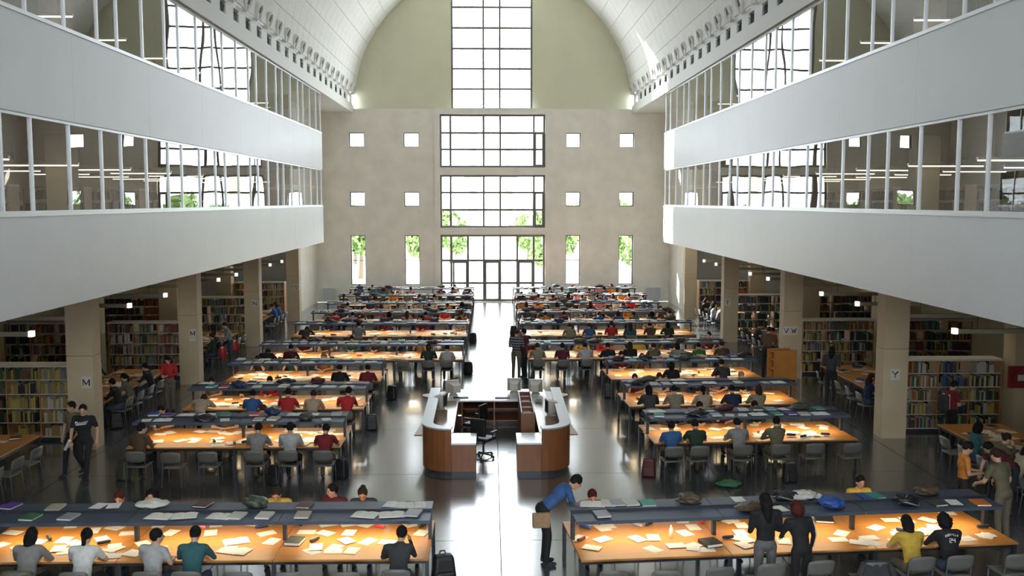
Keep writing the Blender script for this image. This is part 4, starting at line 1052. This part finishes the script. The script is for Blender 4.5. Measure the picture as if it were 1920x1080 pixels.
# fire hose reel on the outer column
p = at_y(1904, 705, 25.0)
e = tag(empty('fire_hose_reel', (p.x, 24.98, p.z)), 'red fire hose reel box on the outer column beside the bookcase', 'hose reel')
MB().box((-.22, -.12, -.3), (.35, .0, .28)).build('box', mat('fire red', (.22, .02, .02), .5), e)
MB().tube([(.06, -.13, 0), (.06, -.20, 0)], .22, 20).build('reel', mat('fire red', (.22, .02, .02), .5), e)
MB().box((-.06, -.205, -.09), (.12, -.2, .07)).build('label_card', M_card, e)
# radiators along the end wall
for px0, px1, py0, py1, m, lb in ((603, 628, 541, 563, M_white, 'white panel radiator on the end wall, corner at the M side'), (1214, 1241, 541, 563, M_white, 'white panel radiator on the end wall, corner at the Y side'),
                              (703, 733, 538, 552, M_frame, 'dark grille radiator between the two slit windows on the M side'), (1117, 1145, 537, 551, M_frame, 'dark grille radiator between the two slit windows on the Y side')):
    a, b = WX(px0), WX(px1); z0, z1 = max(.15, WZ(py1)), WZ(py0)
    z0 = .15; z1 = max(z1, .9)
    e = tag(empty('radiator', ((a + b) / 2, YW - .12, 0)), lb, 'radiator')
    n = 10; w = (b - a) / n
    for k in range(n): link('fin', boxmesh('fin', (w * .86, .10, z1 - z0), m, .01), e, (-(b - a) / 2 + w * (k + .5), 0, (z0 + z1) / 2))
    for x in (-.3, .3): MB().box((x - .02, -.03, 0), (x + .02, .03, z0)).build('foot', m, e)
    for z in (z0 + .04, z1 - .06): MB().box((-(b - a) / 2, .05, z), ((b - a) / 2, .115, z + .03)).build('rail', m, e)
# ------------------------------------------------------------------ remaining books of the shelves, in one object
o = REST.build('books', BM); o['kind'] = 'stuff'
tag(o, 'rows of small bound books filling the remaining shelves and galleries', 'books', kind='stuff')

# ------------------------------------------------------------------ things lying on the tables
rc = random.Random(8)
CM = {k: mat(k + ' card', v, .5) for k, v in {'purple': (.10, .05, .30), 'teal': (.03, .30, .24), 'orange': (.60, .20, .03), 'blue': (.03, .08, .34), 'white': (.72, .72, .72), 'grey': (.3, .31, .33), 'black': (.015, .015, .017), 'maroon': (.075, .007, .014), 'red': (.5, .03, .03),
      'green': (.05, .16, .08), 'pale blue': (.3, .42, .55), 'brown': (.09, .06, .035), 'beige': (.42, .37, .28), 'navy': (.02, .03, .10), 'olive': (.06, .07, .045), 'yellow': (.6, .42, .06), 'pink': (.6, .22, .28)}.items()}
def setm(o, i, m): o.material_slots[i].link = 'OBJECT'; o.material_slots[i].material = m
paper_me = MB().cbox((0, 0, .0008), (.21, .297, .0016)).mesh('paper_sheet', M_paper)
fold_c = bev(MB().box((-.12, -.16, 0), (.12, .16, .004)).box((-.12, -.16, .026), (.12, .16, .030)).box((-.12, -.16, .004), (-.115, .16, .026)).mesh('cover', CM['blue']), .001, 1)
fold_p = MB().box((-.114, -.152, .0045), (.112, .152, .0255)).mesh('pages', M_paper)
ob_p = MB()
prof = [(-.2, .006), (-.15, .016), (-.08, .021), (-.02, .016), (0, .006), (.02, .016), (.08, .021), (.15, .016), (.2, .006)]
for y in (-.14, .14):
    for x, z in prof: ob_p.v.append((x, y, z))
for y in (-.14, .14):
    for x, z in prof: ob_p.v.append((x, y, .004))
n = len(prof)
for i in range(n - 1):
    ob_p.f += [(i, i + 1, n + i + 1, n + i), (2 * n + i, 3 * n + i, 3 * n + i + 1, 2 * n + i + 1), (i, 2 * n + i, 2 * n + i + 1, i + 1), (n + i, n + i + 1, 3 * n + i + 1, 3 * n + i)]
ob_p.f += [(0, n, 3 * n, 2 * n), (n - 1, 3 * n - 1, 4 * n - 1, 2 * n - 1)]; ob_p.m = [0] * len(ob_p.f)
ob_pm = ob_p.mesh('pages', M_paper); ob_c = MB().box((-.21, -.15, 0), (.21, .15, .004)).mesh('cover', CM['blue'])
case_me = MB().tube([(-.105, 0, .03), (-.10, 0, .03), (-.08, 0, .03), (.08, 0, .03), (.10, 0, .03), (.105, 0, .03)], [.008, .022, .030, .030, .022, .008], 12).mesh('pouch', CM['black'], True)
case_z = MB().tube([(-.09, 0, .058), (.09, 0, .058)], .004, 5).mesh('zip', M_alu)
def lump(seed, d):
    r_ = random.Random(seed); m = MB(); m.ball((0, 0, 0), (1, 1, 1), 26, 16); out = []
    ph = [r_.uniform(0, 6) for _ in range(8)]
    for x, y, z in m.v:
        k = 1 + .14 * math.sin(3.1 * x + ph[0] + 2 * z) * math.cos(2.7 * y + ph[1]) + .07 * math.sin(8 * x + 3 * y + ph[2]) + .05 * math.sin(11 * y - 6 * x + ph[3]) + .05 * math.sin(14 * z + 5 * x + ph[4])
        sx = math.copysign(abs(x) ** .75, x); sy = math.copysign(abs(y) ** .75, y)
        zz = (z * .5 + .5) ** .8 * (1 - .35 * max(0, sx * math.cos(ph[5])))
        out.append((sx * d[0] * k, sy * d[1] * k, max(0, zz * d[2] * k) if z > -.98 else 0))
    m.v = out; return m.mesh('sack', CM['black'], True)
SACK = [lump(1, (.22, .15, .15)), lump(2, (.26, .16, .12)), lump(3, (.19, .15, .18))]
strap_me = MB().tube([(-.20, .0, .05), (-.15, -.12, .10), (-.02, -.17, .06), (.10, -.16, .02), (.2, -.08, .03)], .011, 6).mesh('strap', CM['black'], True)
flap_me = MB().ball((.02, -.08, .06), (.12, .09, .06), 14, 8).mesh('pocket', CM['black'], True)
PK = {'pack_body': bev(MB().box((-.16, -.11, 0), (.16, .09, .44)).mesh('pack_body', CM['black']), .055, 3), 'pocket': bev(MB().box((-.125, -.155, .03), (.125, -.10, .24)).mesh('pocket', CM['black']), .025, 2),
      'strap': MB().tube([(-.09, .09, .40), (-.10, .15, .30), (-.11, .13, .12), (-.12, .085, .04)], .014, 6).mesh('strap', CM['black'], True), 'strap.': MB().tube([(.09, .09, .40), (.10, .15, .30), (.11, .13, .12), (.12, .085, .04)], .014, 6).mesh('strap', CM['black'], True),
      'handle': MB().tube([(-.04, .06, .43), (-.03, .06, .465), (.03, .06, .465), (.04, .06, .43)], .01, 6).mesh('handle', CM['black'], True)}
for q in PK['pack_body'].vertices:
    t = q.co.z / .44; q.co.x *= 1.04 - .30 * t * t; q.co.y *= 1.05 - .35 * t * t
for q in PK['pocket'].vertices: q.co.x *= 1 - .5 * max(0, q.co.z - .1); q.co.y += .12 * max(0, q.co.z - .1)
ZK = {}
def zstep(key):
    ZK[key] = ZK.get(key, 0) + 1; return .0017 * (ZK[key] % 9)
NPAPER = [0]; PREST = MB()
def tdesc(o): return f'{o.ordn} table from doors, pillar-{o.bank} bank'
def paper(o, lx, ly, z, rz, on='on'):
    M = o.M @ RZ(lx, ly, z + zstep((o.r, o.s)), rz)
    if NPAPER[0] < 300 and o.r < 5:
        NPAPER[0] += 1
        tag(link('paper_sheet', paper_me, None, M=M), (f'loose white paper sheet, {ORD[seat_no(o, lx)]} seat from aisle, {tdesc(o)}' if on == 'on' else f'white paper sheet on lamp shelf, {ORD[seat_no(o, lx)]} seat from aisle, {tdesc(o)}'), 'paper', f'papers {on} the {tdesc(o)}')
    else: PREST.cbox((0, 0, .0008), (.21, .297, .0016), 0, M)
def folder(o, lx, ly, z, rz, col, sc=(1, 1, 1), on='on lamp shelf of', name='folder'):
    e = empty(name, M=o.M @ RZ(lx, ly, z + zstep((o.r, o.s, 'f')), rz) @ Matrix.Diagonal((*sc, 1)))
    tag(e, f'{col} {name.replace("_", " ")} {"on lamp shelf" if "shelf" in on else "lying"}, {ORD[seat_no(o, lx)]} seat from aisle, {tdesc(o)}', name.replace('thick_', ''), f'folders and books {on} {tdesc(o)}')
    setm(link('cover', fold_c, e), 0, CM[col]); link('pages', fold_p, e)
def openbook(o, lx, ly, z, rz, col='grey', on='on lamp shelf of'):
    e = empty('open_book', M=o.M @ RZ(lx, ly, z + zstep((o.r, o.s, 'f')), rz))
    tag(e, f'open {col} book {"on shelf" if "shelf" in on else "lying"}, {ORD[seat_no(o, lx)]} seat from aisle, {tdesc(o)}', 'book', f'open books {on} {tdesc(o)}')
    setm(link('cover', ob_c, e), 0, CM[col]); link('pages', ob_pm, e)
def bag(o, lx, ly, z, rz, col, k=0, on='on lamp shelf of'):
    e = empty('bag', M=o.M @ RZ(lx, ly, z, rz)); tag(e, f'soft {col} bag on shelf, {ORD[seat_no(o, lx)]} seat from aisle, {tdesc(o)}', 'bag', f'bags {on} {tdesc(o)}')
    setm(link('sack', SACK[k % 3], e), 0, CM[col]); setm(link('strap', strap_me, e), 0, CM['black' if col != 'black' else 'grey']); setm(link('pocket', flap_me, e), 0, CM[col])
def pcase(o, lx, ly, z, rz, col='black', on='on'):
    lx = max(-o.L / 2 + .16, min(o.L / 2 - .16, lx)); ly = max(-.8, min(.8, ly)); z += .012
    e = empty('pencil_case', M=o.M @ RZ(lx, ly, z, rz)); tag(e, f'{col} pencil case, {ORD[seat_no(o, lx)]} seat from aisle, {tdesc(o)}', 'pencil case', f'pencil cases {on} {tdesc(o)}')
    setm(link('pouch', case_me, e), 0, CM[col]); link('zip', case_z, e)
def bottle(o, lx, ly, z):
    e = empty('water_bottle', M=o.M @ RZ(lx, ly, z, 0)); tag(e, f'small clear water bottle standing on the {tdesc(o)}', 'bottle', 'water bottles')
    MB().tube([(0, 0, 0), (0, 0, .14), (0, 0, .17), (0, 0, .19)], [.032, .032, .02, .012], 12).build('bottle_body', mat('milky plastic', (.7, .75, .78), .25), e, True)
    MB().tube([(0, 0, .19), (0, 0, .21)], .014, 10).build('cap', CM['white'], e)
def loc(o, px, py, z):
    q = o.M.inverted() @ on_z(px, py, z); return q.x, q.y
TZ = TH + .0005; SZ = SH + .0125
def inside(o, lx, ly, hy): return abs(lx) < o.L / 2 - .12 and abs(ly) < hy
R1L, R1R = ROW[0, -1], ROW[0, 1]
PP = {-1: [(135, 985), (185, 978), (215, 990), (120, 1013), (70, 1016), (175, 996), (192, 1012), (215, 1030), (110, 1030), (203, 1034), (242, 1000), (270, 981), (300, 985), (385, 983), (405, 984), (395, 1000), (425, 1034), (455, 1035), (480, 983), (500, 1000), (510, 1015), (575, 998), (610, 1000), (615, 984), (655, 984), (683, 985), (655, 1000), (650, 1015), (690, 1015), (585, 1034), (625, 1034), (660, 1033), (790, 1000), (768, 984), (320, 1000), (25, 1000)],
      1: [(1105, 981), (1140, 986), (1130, 991), (1185, 976), (1216, 976), (1085, 1010), (1130, 1012), (1195, 1011), (1225, 1009), (1110, 1028), (1225, 1030), (1280, 976), (1300, 989), (1284, 1000), (1298, 1024), (1370, 978), (1390, 986), (1388, 1000), (1395, 1023), (1520, 968), (1578, 1000), (1572, 1012), (1630, 1009), (1642, 990), (1670, 976), (1700, 976), (1740, 976), (1750, 990), (1680, 1016), (1775, 962), (1810, 962), (1880, 990), (1850, 1005), (1736, 996), (1470, 1015), (1480, 990)]}
for s, o in ((-1, R1L), (1, R1R)):
    for px, py in PP[s]:
        lx, ly = loc(o, px, py, TH)
        if inside(o, lx, ly, .80): paper(o, lx, ly, TZ, rc.gauss(0, .45) + rc.choice([0, 0, 1.57]))
    for _ in range(16): paper(o, rc.uniform(-o.L / 2 + .25, o.L / 2 - .25), rc.uniform(-.72, -.1), TZ, rc.gauss(0, .5) + rc.choice([0, 1.57]))
for px, py, col in ((590, 1016, 'black'), (560, 986, 'black'), (712, 991, 'red'), (92, 1013, 'black'), (195, 1021, 'black'), (377, 991, 'pink'), (490, 991, 'navy'), (792, 988, 'olive')):
    pcase(R1L, *loc(R1L, px, py, TH), TZ, rc.uniform(-1, 1), col)
for px, py, col in ((1195, 988, 'grey'), (1217, 986, 'black'), (1318, 981, 'red'), (1365, 1011, 'black'), (1843, 991, 'black'), (1692, 998, 'navy'), (1083, 1015, 'maroon'), (1098, 992, 'blue'), (1352, 977, 'black')):
    pcase(R1R, *loc(R1R, px, py, TH), TZ, rc.uniform(-1, 1), col)
folder(R1L, *loc(R1L, 553, 1018, TH), TZ, -.15, 'olive', (1.1, 1, 2), 'on', 'thick_book'); openbook(R1L, *loc(R1L, 443, 1016, TH), TZ, .4, 'beige', 'on')
folder(R1R, *loc(R1R, 1332, 1021, TH), TZ, .2, 'black', (1.2, 1, 2), 'on', 'thick_book'); folder(R1R, *loc(R1R, 1545, 976, TH), TZ, -.3, 'black', (1.3, 1, 1.3), 'on', 'thick_book')
bottle(R1R, *loc(R1R, 1258, 1008, TH), TZ)
SH_L = [('f', 30, 946, 'purple'), ('f', 100, 958, 'beige'), ('p', 188, 949, 0), ('p', 216, 949, 0), ('b', 275, 960, 'white'), ('o', 308, 963, 'white'), ('f', 290, 945, 'purple'), ('f', 385, 946, 'maroon'), ('o', 350, 966, 'grey'), ('o', 415, 968, 'green'), ('f', 446, 968, 'white'), ('b', 485, 944, 'olive'),
        ('f', 500, 965, 'white'), ('f', 572, 950, 'maroon'), ('f', 570, 966, 'beige'), ('o', 685, 968, 'white'), ('o', 735, 966, 'white'), ('f', 775, 966, 'grey'), ('o', 742, 950, 'blue'), ('o', 776, 949, 'white'), ('f', 65, 968, 'green'), ('f', 135, 968, 'grey')]
SH_R = [('o', 1110, 946, 'white'), ('f', 1140, 946, 'white'), ('f', 1157, 946, 'grey'), ('f', 1182, 946, 'white'), ('f', 1217, 951, 'teal'), ('f', 1124, 961, 'grey'), ('b', 1285, 938, 'brown'), ('b', 1397, 950, 'brown'), ('p', 1382, 936, 0), ('b', 1455, 926, 'black'), ('b', 1488, 926, 'white'), ('b', 1548, 946, 'blue'), ('f', 1625, 934, 'blue'), ('f', 1652, 940, 'teal'),
        ('b', 1690, 942, 'black'), ('b', 1737, 930, 'brown'), ('f', 1755, 946, 'olive'), ('p', 1788, 944, 0), ('f', 1838, 946, 'orange'), ('p', 1460, 954, 0), ('p', 1530, 930, 0)]
for o, L in ((R1L, SH_L), (R1R, SH_R)):
    for i, (k, px, py, col) in enumerate(L):
        lx, ly = loc(o, px, py, SH); ly = max(-.33, min(.33, ly)); ly = ly if abs(ly) > .19 else math.copysign(.24, ly)
        if k == 'p': paper(o, lx, ly, SZ, rc.uniform(-.2, .2), 'on the lamp shelf of')
        elif k == 'f': folder(o, lx, ly, SZ, rc.uniform(-.25, .25), col)
        elif k == 'o': openbook(o, lx, ly, SZ, rc.uniform(-.3, .3), col)
        else: bag(o, lx, math.copysign(.25, ly), SZ, rc.uniform(-.4, .4), col, i)
FC = ['white', 'white', 'white', 'grey', 'pale blue', 'blue', 'black', 'black', 'navy', 'teal', 'beige', 'red', 'purple', 'olive', 'maroon', 'yellow']
FC2 = ['white', 'white', 'white', 'pale blue', 'grey', 'navy', 'black', 'beige', 'red']
for o in ROWS:
    if o.r == 0: continue
    npp = 38 if o.r < 4 else 56
    for _ in range(npp):
        lx = rc.uniform(-o.L / 2 + .2, o.L / 2 - .2); ly = rc.choice([rc.uniform(-.74, -.12), rc.uniform(-.74, -.12), rc.uniform(.1, .74)])
        paper(o, lx, ly, TZ, rc.gauss(0, .5) + rc.choice([0, 1.57]))
    for _ in range(6 if o.r < 4 else 7): pcase(o, rc.uniform(-o.L / 2 + .3, o.L / 2 - .3), rc.uniform(-.7, .0), TZ + .002, rc.uniform(-1.5, 1.5), rc.choice(['black', 'black', 'black', 'navy', 'red', 'brown']))
    if o.r < 6:
        for _ in range(3): openbook(o, rc.uniform(-o.L / 2 + .3, o.L / 2 - .3), rc.uniform(-.7, -.1), TZ + .006, rc.uniform(-.3, .3), rc.choice(['navy', 'grey', 'black']), 'on')
    # the lamp shelf: one slot after another so that nothing overlaps
    for sgn in (-1, 1):
        x = -o.L / 2 + .25
        while x < o.L / 2 - .25:
            k = rc.random()
            if k < .34: folder(o, x, sgn * .26, SZ, rc.uniform(-.2, .2), rc.choice(FC if o.r < 5 else FC2), (1, 1, rc.choice([.7, 1, 1.6]))); x += .34
            elif k < .58: openbook(o, x + .06, sgn * .26, SZ, rc.uniform(-.2, .2), rc.choice(['navy', 'grey', 'black', 'pale blue'])); x += .50
            elif k < .70: paper(o, x, sgn * .26, SZ, rc.uniform(-.4, .4), 'on the lamp shelf of'); x += .32
            elif k < .79: bag(o, x + .08, sgn * .26, SZ, rc.uniform(-.5, .5), rc.choice(['black', 'black', 'navy', 'olive', 'brown', 'black', 'maroon']), rc.randrange(3)); x += .56
            else: x += rc.uniform(.2, .5)
bottle(ROW[1, -1], *loc(ROW[1, -1], 290, 806, TH), TZ)
# papers on the aisle tables
class AO: pass
for (s, j), (cx, cy, hx, hy) in SIDE_T.items():
    for _ in range(26):
        M = RZ(cx + rc.uniform(-hx + .2, hx - .2), cy + rc.uniform(-hy + .2, hy - .2), TZ + .0017 * (_ % 9), rc.uniform(-1.6, 1.6))
        PREST.cbox((0, 0, .0008), (.21, .297, .0016), 0, M)
    for k in range(7):
        e = empty('thick_book', M=RZ(cx + (-hx * .5 if k % 2 else hx * .45), cy - hy + .4 + k * (2 * hy - .8) / 6, TZ + .016, rc.uniform(-1, 1)))
        col = rc.choice(['black', 'navy', 'maroon', 'brown', 'white', 'blue']); tag(e, f'{col} book lying on the aisle table by {PN[s][j]}', 'book', f'books on the aisle table by {PN[s][j]}')
        setm(link('cover', fold_c, e), 0, CM[col]); link('pages', fold_p, e)
o = PREST.build('papers', M_paper); tag(o, 'loose white papers spread over the farther tables and aisle tables', 'papers', kind='stuff')

# ------------------------------------------------------------------ bags on the floor, coats on chairs
def backpack(x, y, rz, col, lb, sc=1.0, tilt=0):
    e = empty('backpack', (x, y, 0), rz); e.scale = (sc, sc, sc); e.rotation_euler.x = tilt
    tag(e, lb, 'backpack', 'backpacks on the floor')
    for k, me in PK.items(): setm(link(k.strip('.'), me, e), 0, CM[col])
for px, py, col, lb in ((697, 806, 'black', 'black backpack on the floor at the aisle end of the eighth table, M side'), (640, 896, 'black', 'black backpack at the aisle corner of the ninth table, M side'), (1216, 893, 'maroon', 'dark red backpack leaning at the aisle corner of the ninth table, Y side'),
                    (233, 898, 'olive', 'dark olive backpack on the floor by the outermost chair, M side'), (1480, 903, 'black', 'black backpack on the floor behind a chair of the ninth table, Y side'), (515, 908, 'black', 'black backpack on the floor between two chairs, ninth table, M side'),
                    (878, 700, 'black', 'black backpack at the aisle end of the sixth table, M side'), (735, 748, 'black', 'black backpack at the aisle end of the seventh table, M side'), (832, 1100, 'black', 'tall black backpack at the aisle end of the tenth table, M side'),
                    (218, 803, 'black', 'black bag lying under the aisle table by the first M-sign pillar'), (887, 642, 'black', 'black backpack at the aisle end of the fifth table, M side'), (963, 628, 'black', 'black backpack at the aisle end of the fifth table, Y side'), (1142, 745, 'black', 'black backpack at the aisle end of the seventh table, Y side'), (1365, 912, 'teal', 'teal jacket bundle lying on the floor between the ninth and tenth tables, Y side')):
    p = on_z(px, py, 0)
    if 'bundle' in lb:
        e = empty('jacket_bundle', (p.x, p.y, 0)); tag(e, lb, 'jacket')
        setm(link('folds', SACK[1], e), 0, CM['green']); setm(link('sleeve', strap_me, e), 0, CM['green'])
    else: backpack(p.x, p.y, rc.uniform(-.6, .6), col, lb, 1.25 if 'tall' in lb else 1.0)
def coat_mesh():
    m = MB(); prof = [(-.335, .34, .23), (-.315, .60, .23), (-.305, .78, .235), (-.27, .845, .22), (-.21, .80, .22), (-.19, .62, .22), (-.18, .50, .23)]
    r_ = random.Random(4); nx = 9
    for lay in (0, .02):
        for i, (y, z, w) in enumerate(prof):
            for j in range(nx):
                u = -1 + 2 * j / (nx - 1)
                m.v.append((u * w * (1.08 if i == 0 else 1), y + (lay if i < 3 else -lay if i > 3 else 0) + .012 * math.sin(j * 2.3 + i), z - (lay if i == 3 else 0) + (.02 * math.sin(j * 1.7) if i in (0, 6) else 0) - .02 * abs(u) ** 3))
    N = len(prof) * nx
    for i in range(len(prof) - 1):
        for j in range(nx - 1):
            a = i * nx + j; m.f += [(a, a + 1, a + nx + 1, a + nx), (N + a, N + a + nx, N + a + nx + 1, N + a + 1)]
    for i in range(len(prof) - 1):
        for a in (i * nx, i * nx + nx - 1): m.f.append((a, a + nx, N + a + nx, N + a))
    for j in range(nx - 1):
        for a in (j, N - nx + j): m.f.append((a, N + a, N + a + 1, a + 1))
    m.m = [0] * len(m.f); return m.mesh('coat_body', cloth('tan'), True)
coat_me = coat_mesh()
slv_me = [MB().tube([(q * .20, -.30, .78), (q * .27, -.33, .62), (q * .26, -.34, .41)], [.05, .055, .045], 8).mesh('sleeve', cloth('tan'), True) for q in (-1, 1)]
def coat(M, col, lb):
    e = empty('coat', M=M); tag(e, lb, 'coat', 'coats hung on chairs')
    for nm_, me in (('coat_body', coat_me), ('sleeve', slv_me[0]), ('sleeve', slv_me[1])): setm(link(nm_, me, e), 0, cloth(col))
chairs = [c for c in COL.objects if c.name.startswith('reading_chair') and c.parent is None and 'label' in c]
emp = [c for c in chairs if c['label'].startswith('empty')]
def near_px(px, py):
    best = None
    for c in chairs:
        d = c.matrix_local.translation + V(0, 0, .7) - CAM; z = d.dot(FW)
        q = (960 + FPX * d.dot(RT) / z - px) ** 2 + (540 - FPX * d.dot(UP) / z - py) ** 2
        if best is None or q < best[0]: best = (q, c)
    return best[1]
for px, py, col in ((1595, 1050, 'charcoal'), (45, 1075, 'olive'), (612, 690, 'tan'), (725, 655, 'tan'), (775, 660, 'brown'), (850, 655, 'tan'), (790, 612, 'red'), (820, 610, 'tan'), (395, 650, 'red'), (425, 645, 'red'), (985, 655, 'dark red'), (1088, 655, 'yellow'), (1120, 655, 'red'), (1165, 655, 'beige'), (1205, 655, 'yellow'), (1255, 650, 'orange'),
                    (1195, 615, 'tan'), (1240, 612, 'beige'), (1015, 590, 'orange'), (640, 592, 'red'), (728, 594, 'red'), (680, 577, 'red'), (1130, 570, 'red'), (1000, 558, 'red'), (1300, 730, 'tan'), (1205, 735, 'tan')):
    c = near_px(px, py)
    if c.get('coat'): continue
    c['coat'] = 1
    coat(c.matrix_local.copy(), col, f'{col} coat on ' + c["label"].split("grey ")[-1].replace("chair, ", "chair ", 1).replace("the doors", "doors"))
    del c['coat']
# jersey lettering on the black top at the front table, Y side
jp = [p for p in PEOPLE if p['label'].startswith('person in black top') and 'tenth' in p['label'] and 'pillar-Y' in p['label'] and 'facing' in p['label']]
SEG = {'2': 'abged', '4': 'fgbc'}
if jp:
    J = POSES['write']; sp = (J['neck'] - J['pelvis']).normalized(); nb_ = V(0, -sp.z, sp.y); c0 = J['chest'] + nb_ * .128 + sp * -.03
    g = MB()
    def st(u0, v0, u1, v1, r_=.007): g.tube([c0 + V(u0, 0, 0) + sp * v0, c0 + V(u1, 0, 0) + sp * v1], r_, 5)
    P7 = {'a': (0, 1, 1, 1), 'b': (1, 1, 1, .5), 'c': (1, .5, 1, 0), 'd': (0, 0, 1, 0), 'e': (0, .5, 0, 0), 'f': (0, 1, 0, .5), 'g': (0, .5, 1, .5)}
    for i, ch in enumerate('24'):
        for q in SEG[ch]:
            a, b, c, d = P7[q]; st(-.045 + i * .055 + a * .035, b * .06, -.045 + i * .055 + c * .035, d * .06)
    LT = {'R': [(0, 0, 0, 1), (0, 1, 1, .75), (1, .75, 0, .5), (0, .5, 1, 0)], 'O': [(0, 0, 0, 1), (0, 1, 1, 1), (1, 1, 1, 0), (1, 0, 0, 0)], 'V': [(0, 1, .5, 0), (.5, 0, 1, 1)], 'I': [(.5, 0, .5, 1)], 'L': [(0, 1, 0, 0), (0, 0, 1, 0)], 'S': [(1, 1, 0, .7), (0, .7, 1, .3), (1, .3, 0, 0)]}
    for i, ch in enumerate('ROOVILLS'):
        u = -.105 + i * .028; up = .085 + .022 * (1 - ((i - 3.5) / 3.5) ** 2)
        for a, b, c, d in LT[ch]: st(u + a * .017, up + b * .03, u + c * .017, up + d * .03, .004)
    g.build('jersey_lettering', mat('white print', (.75, .75, .75), .8), jp[0])
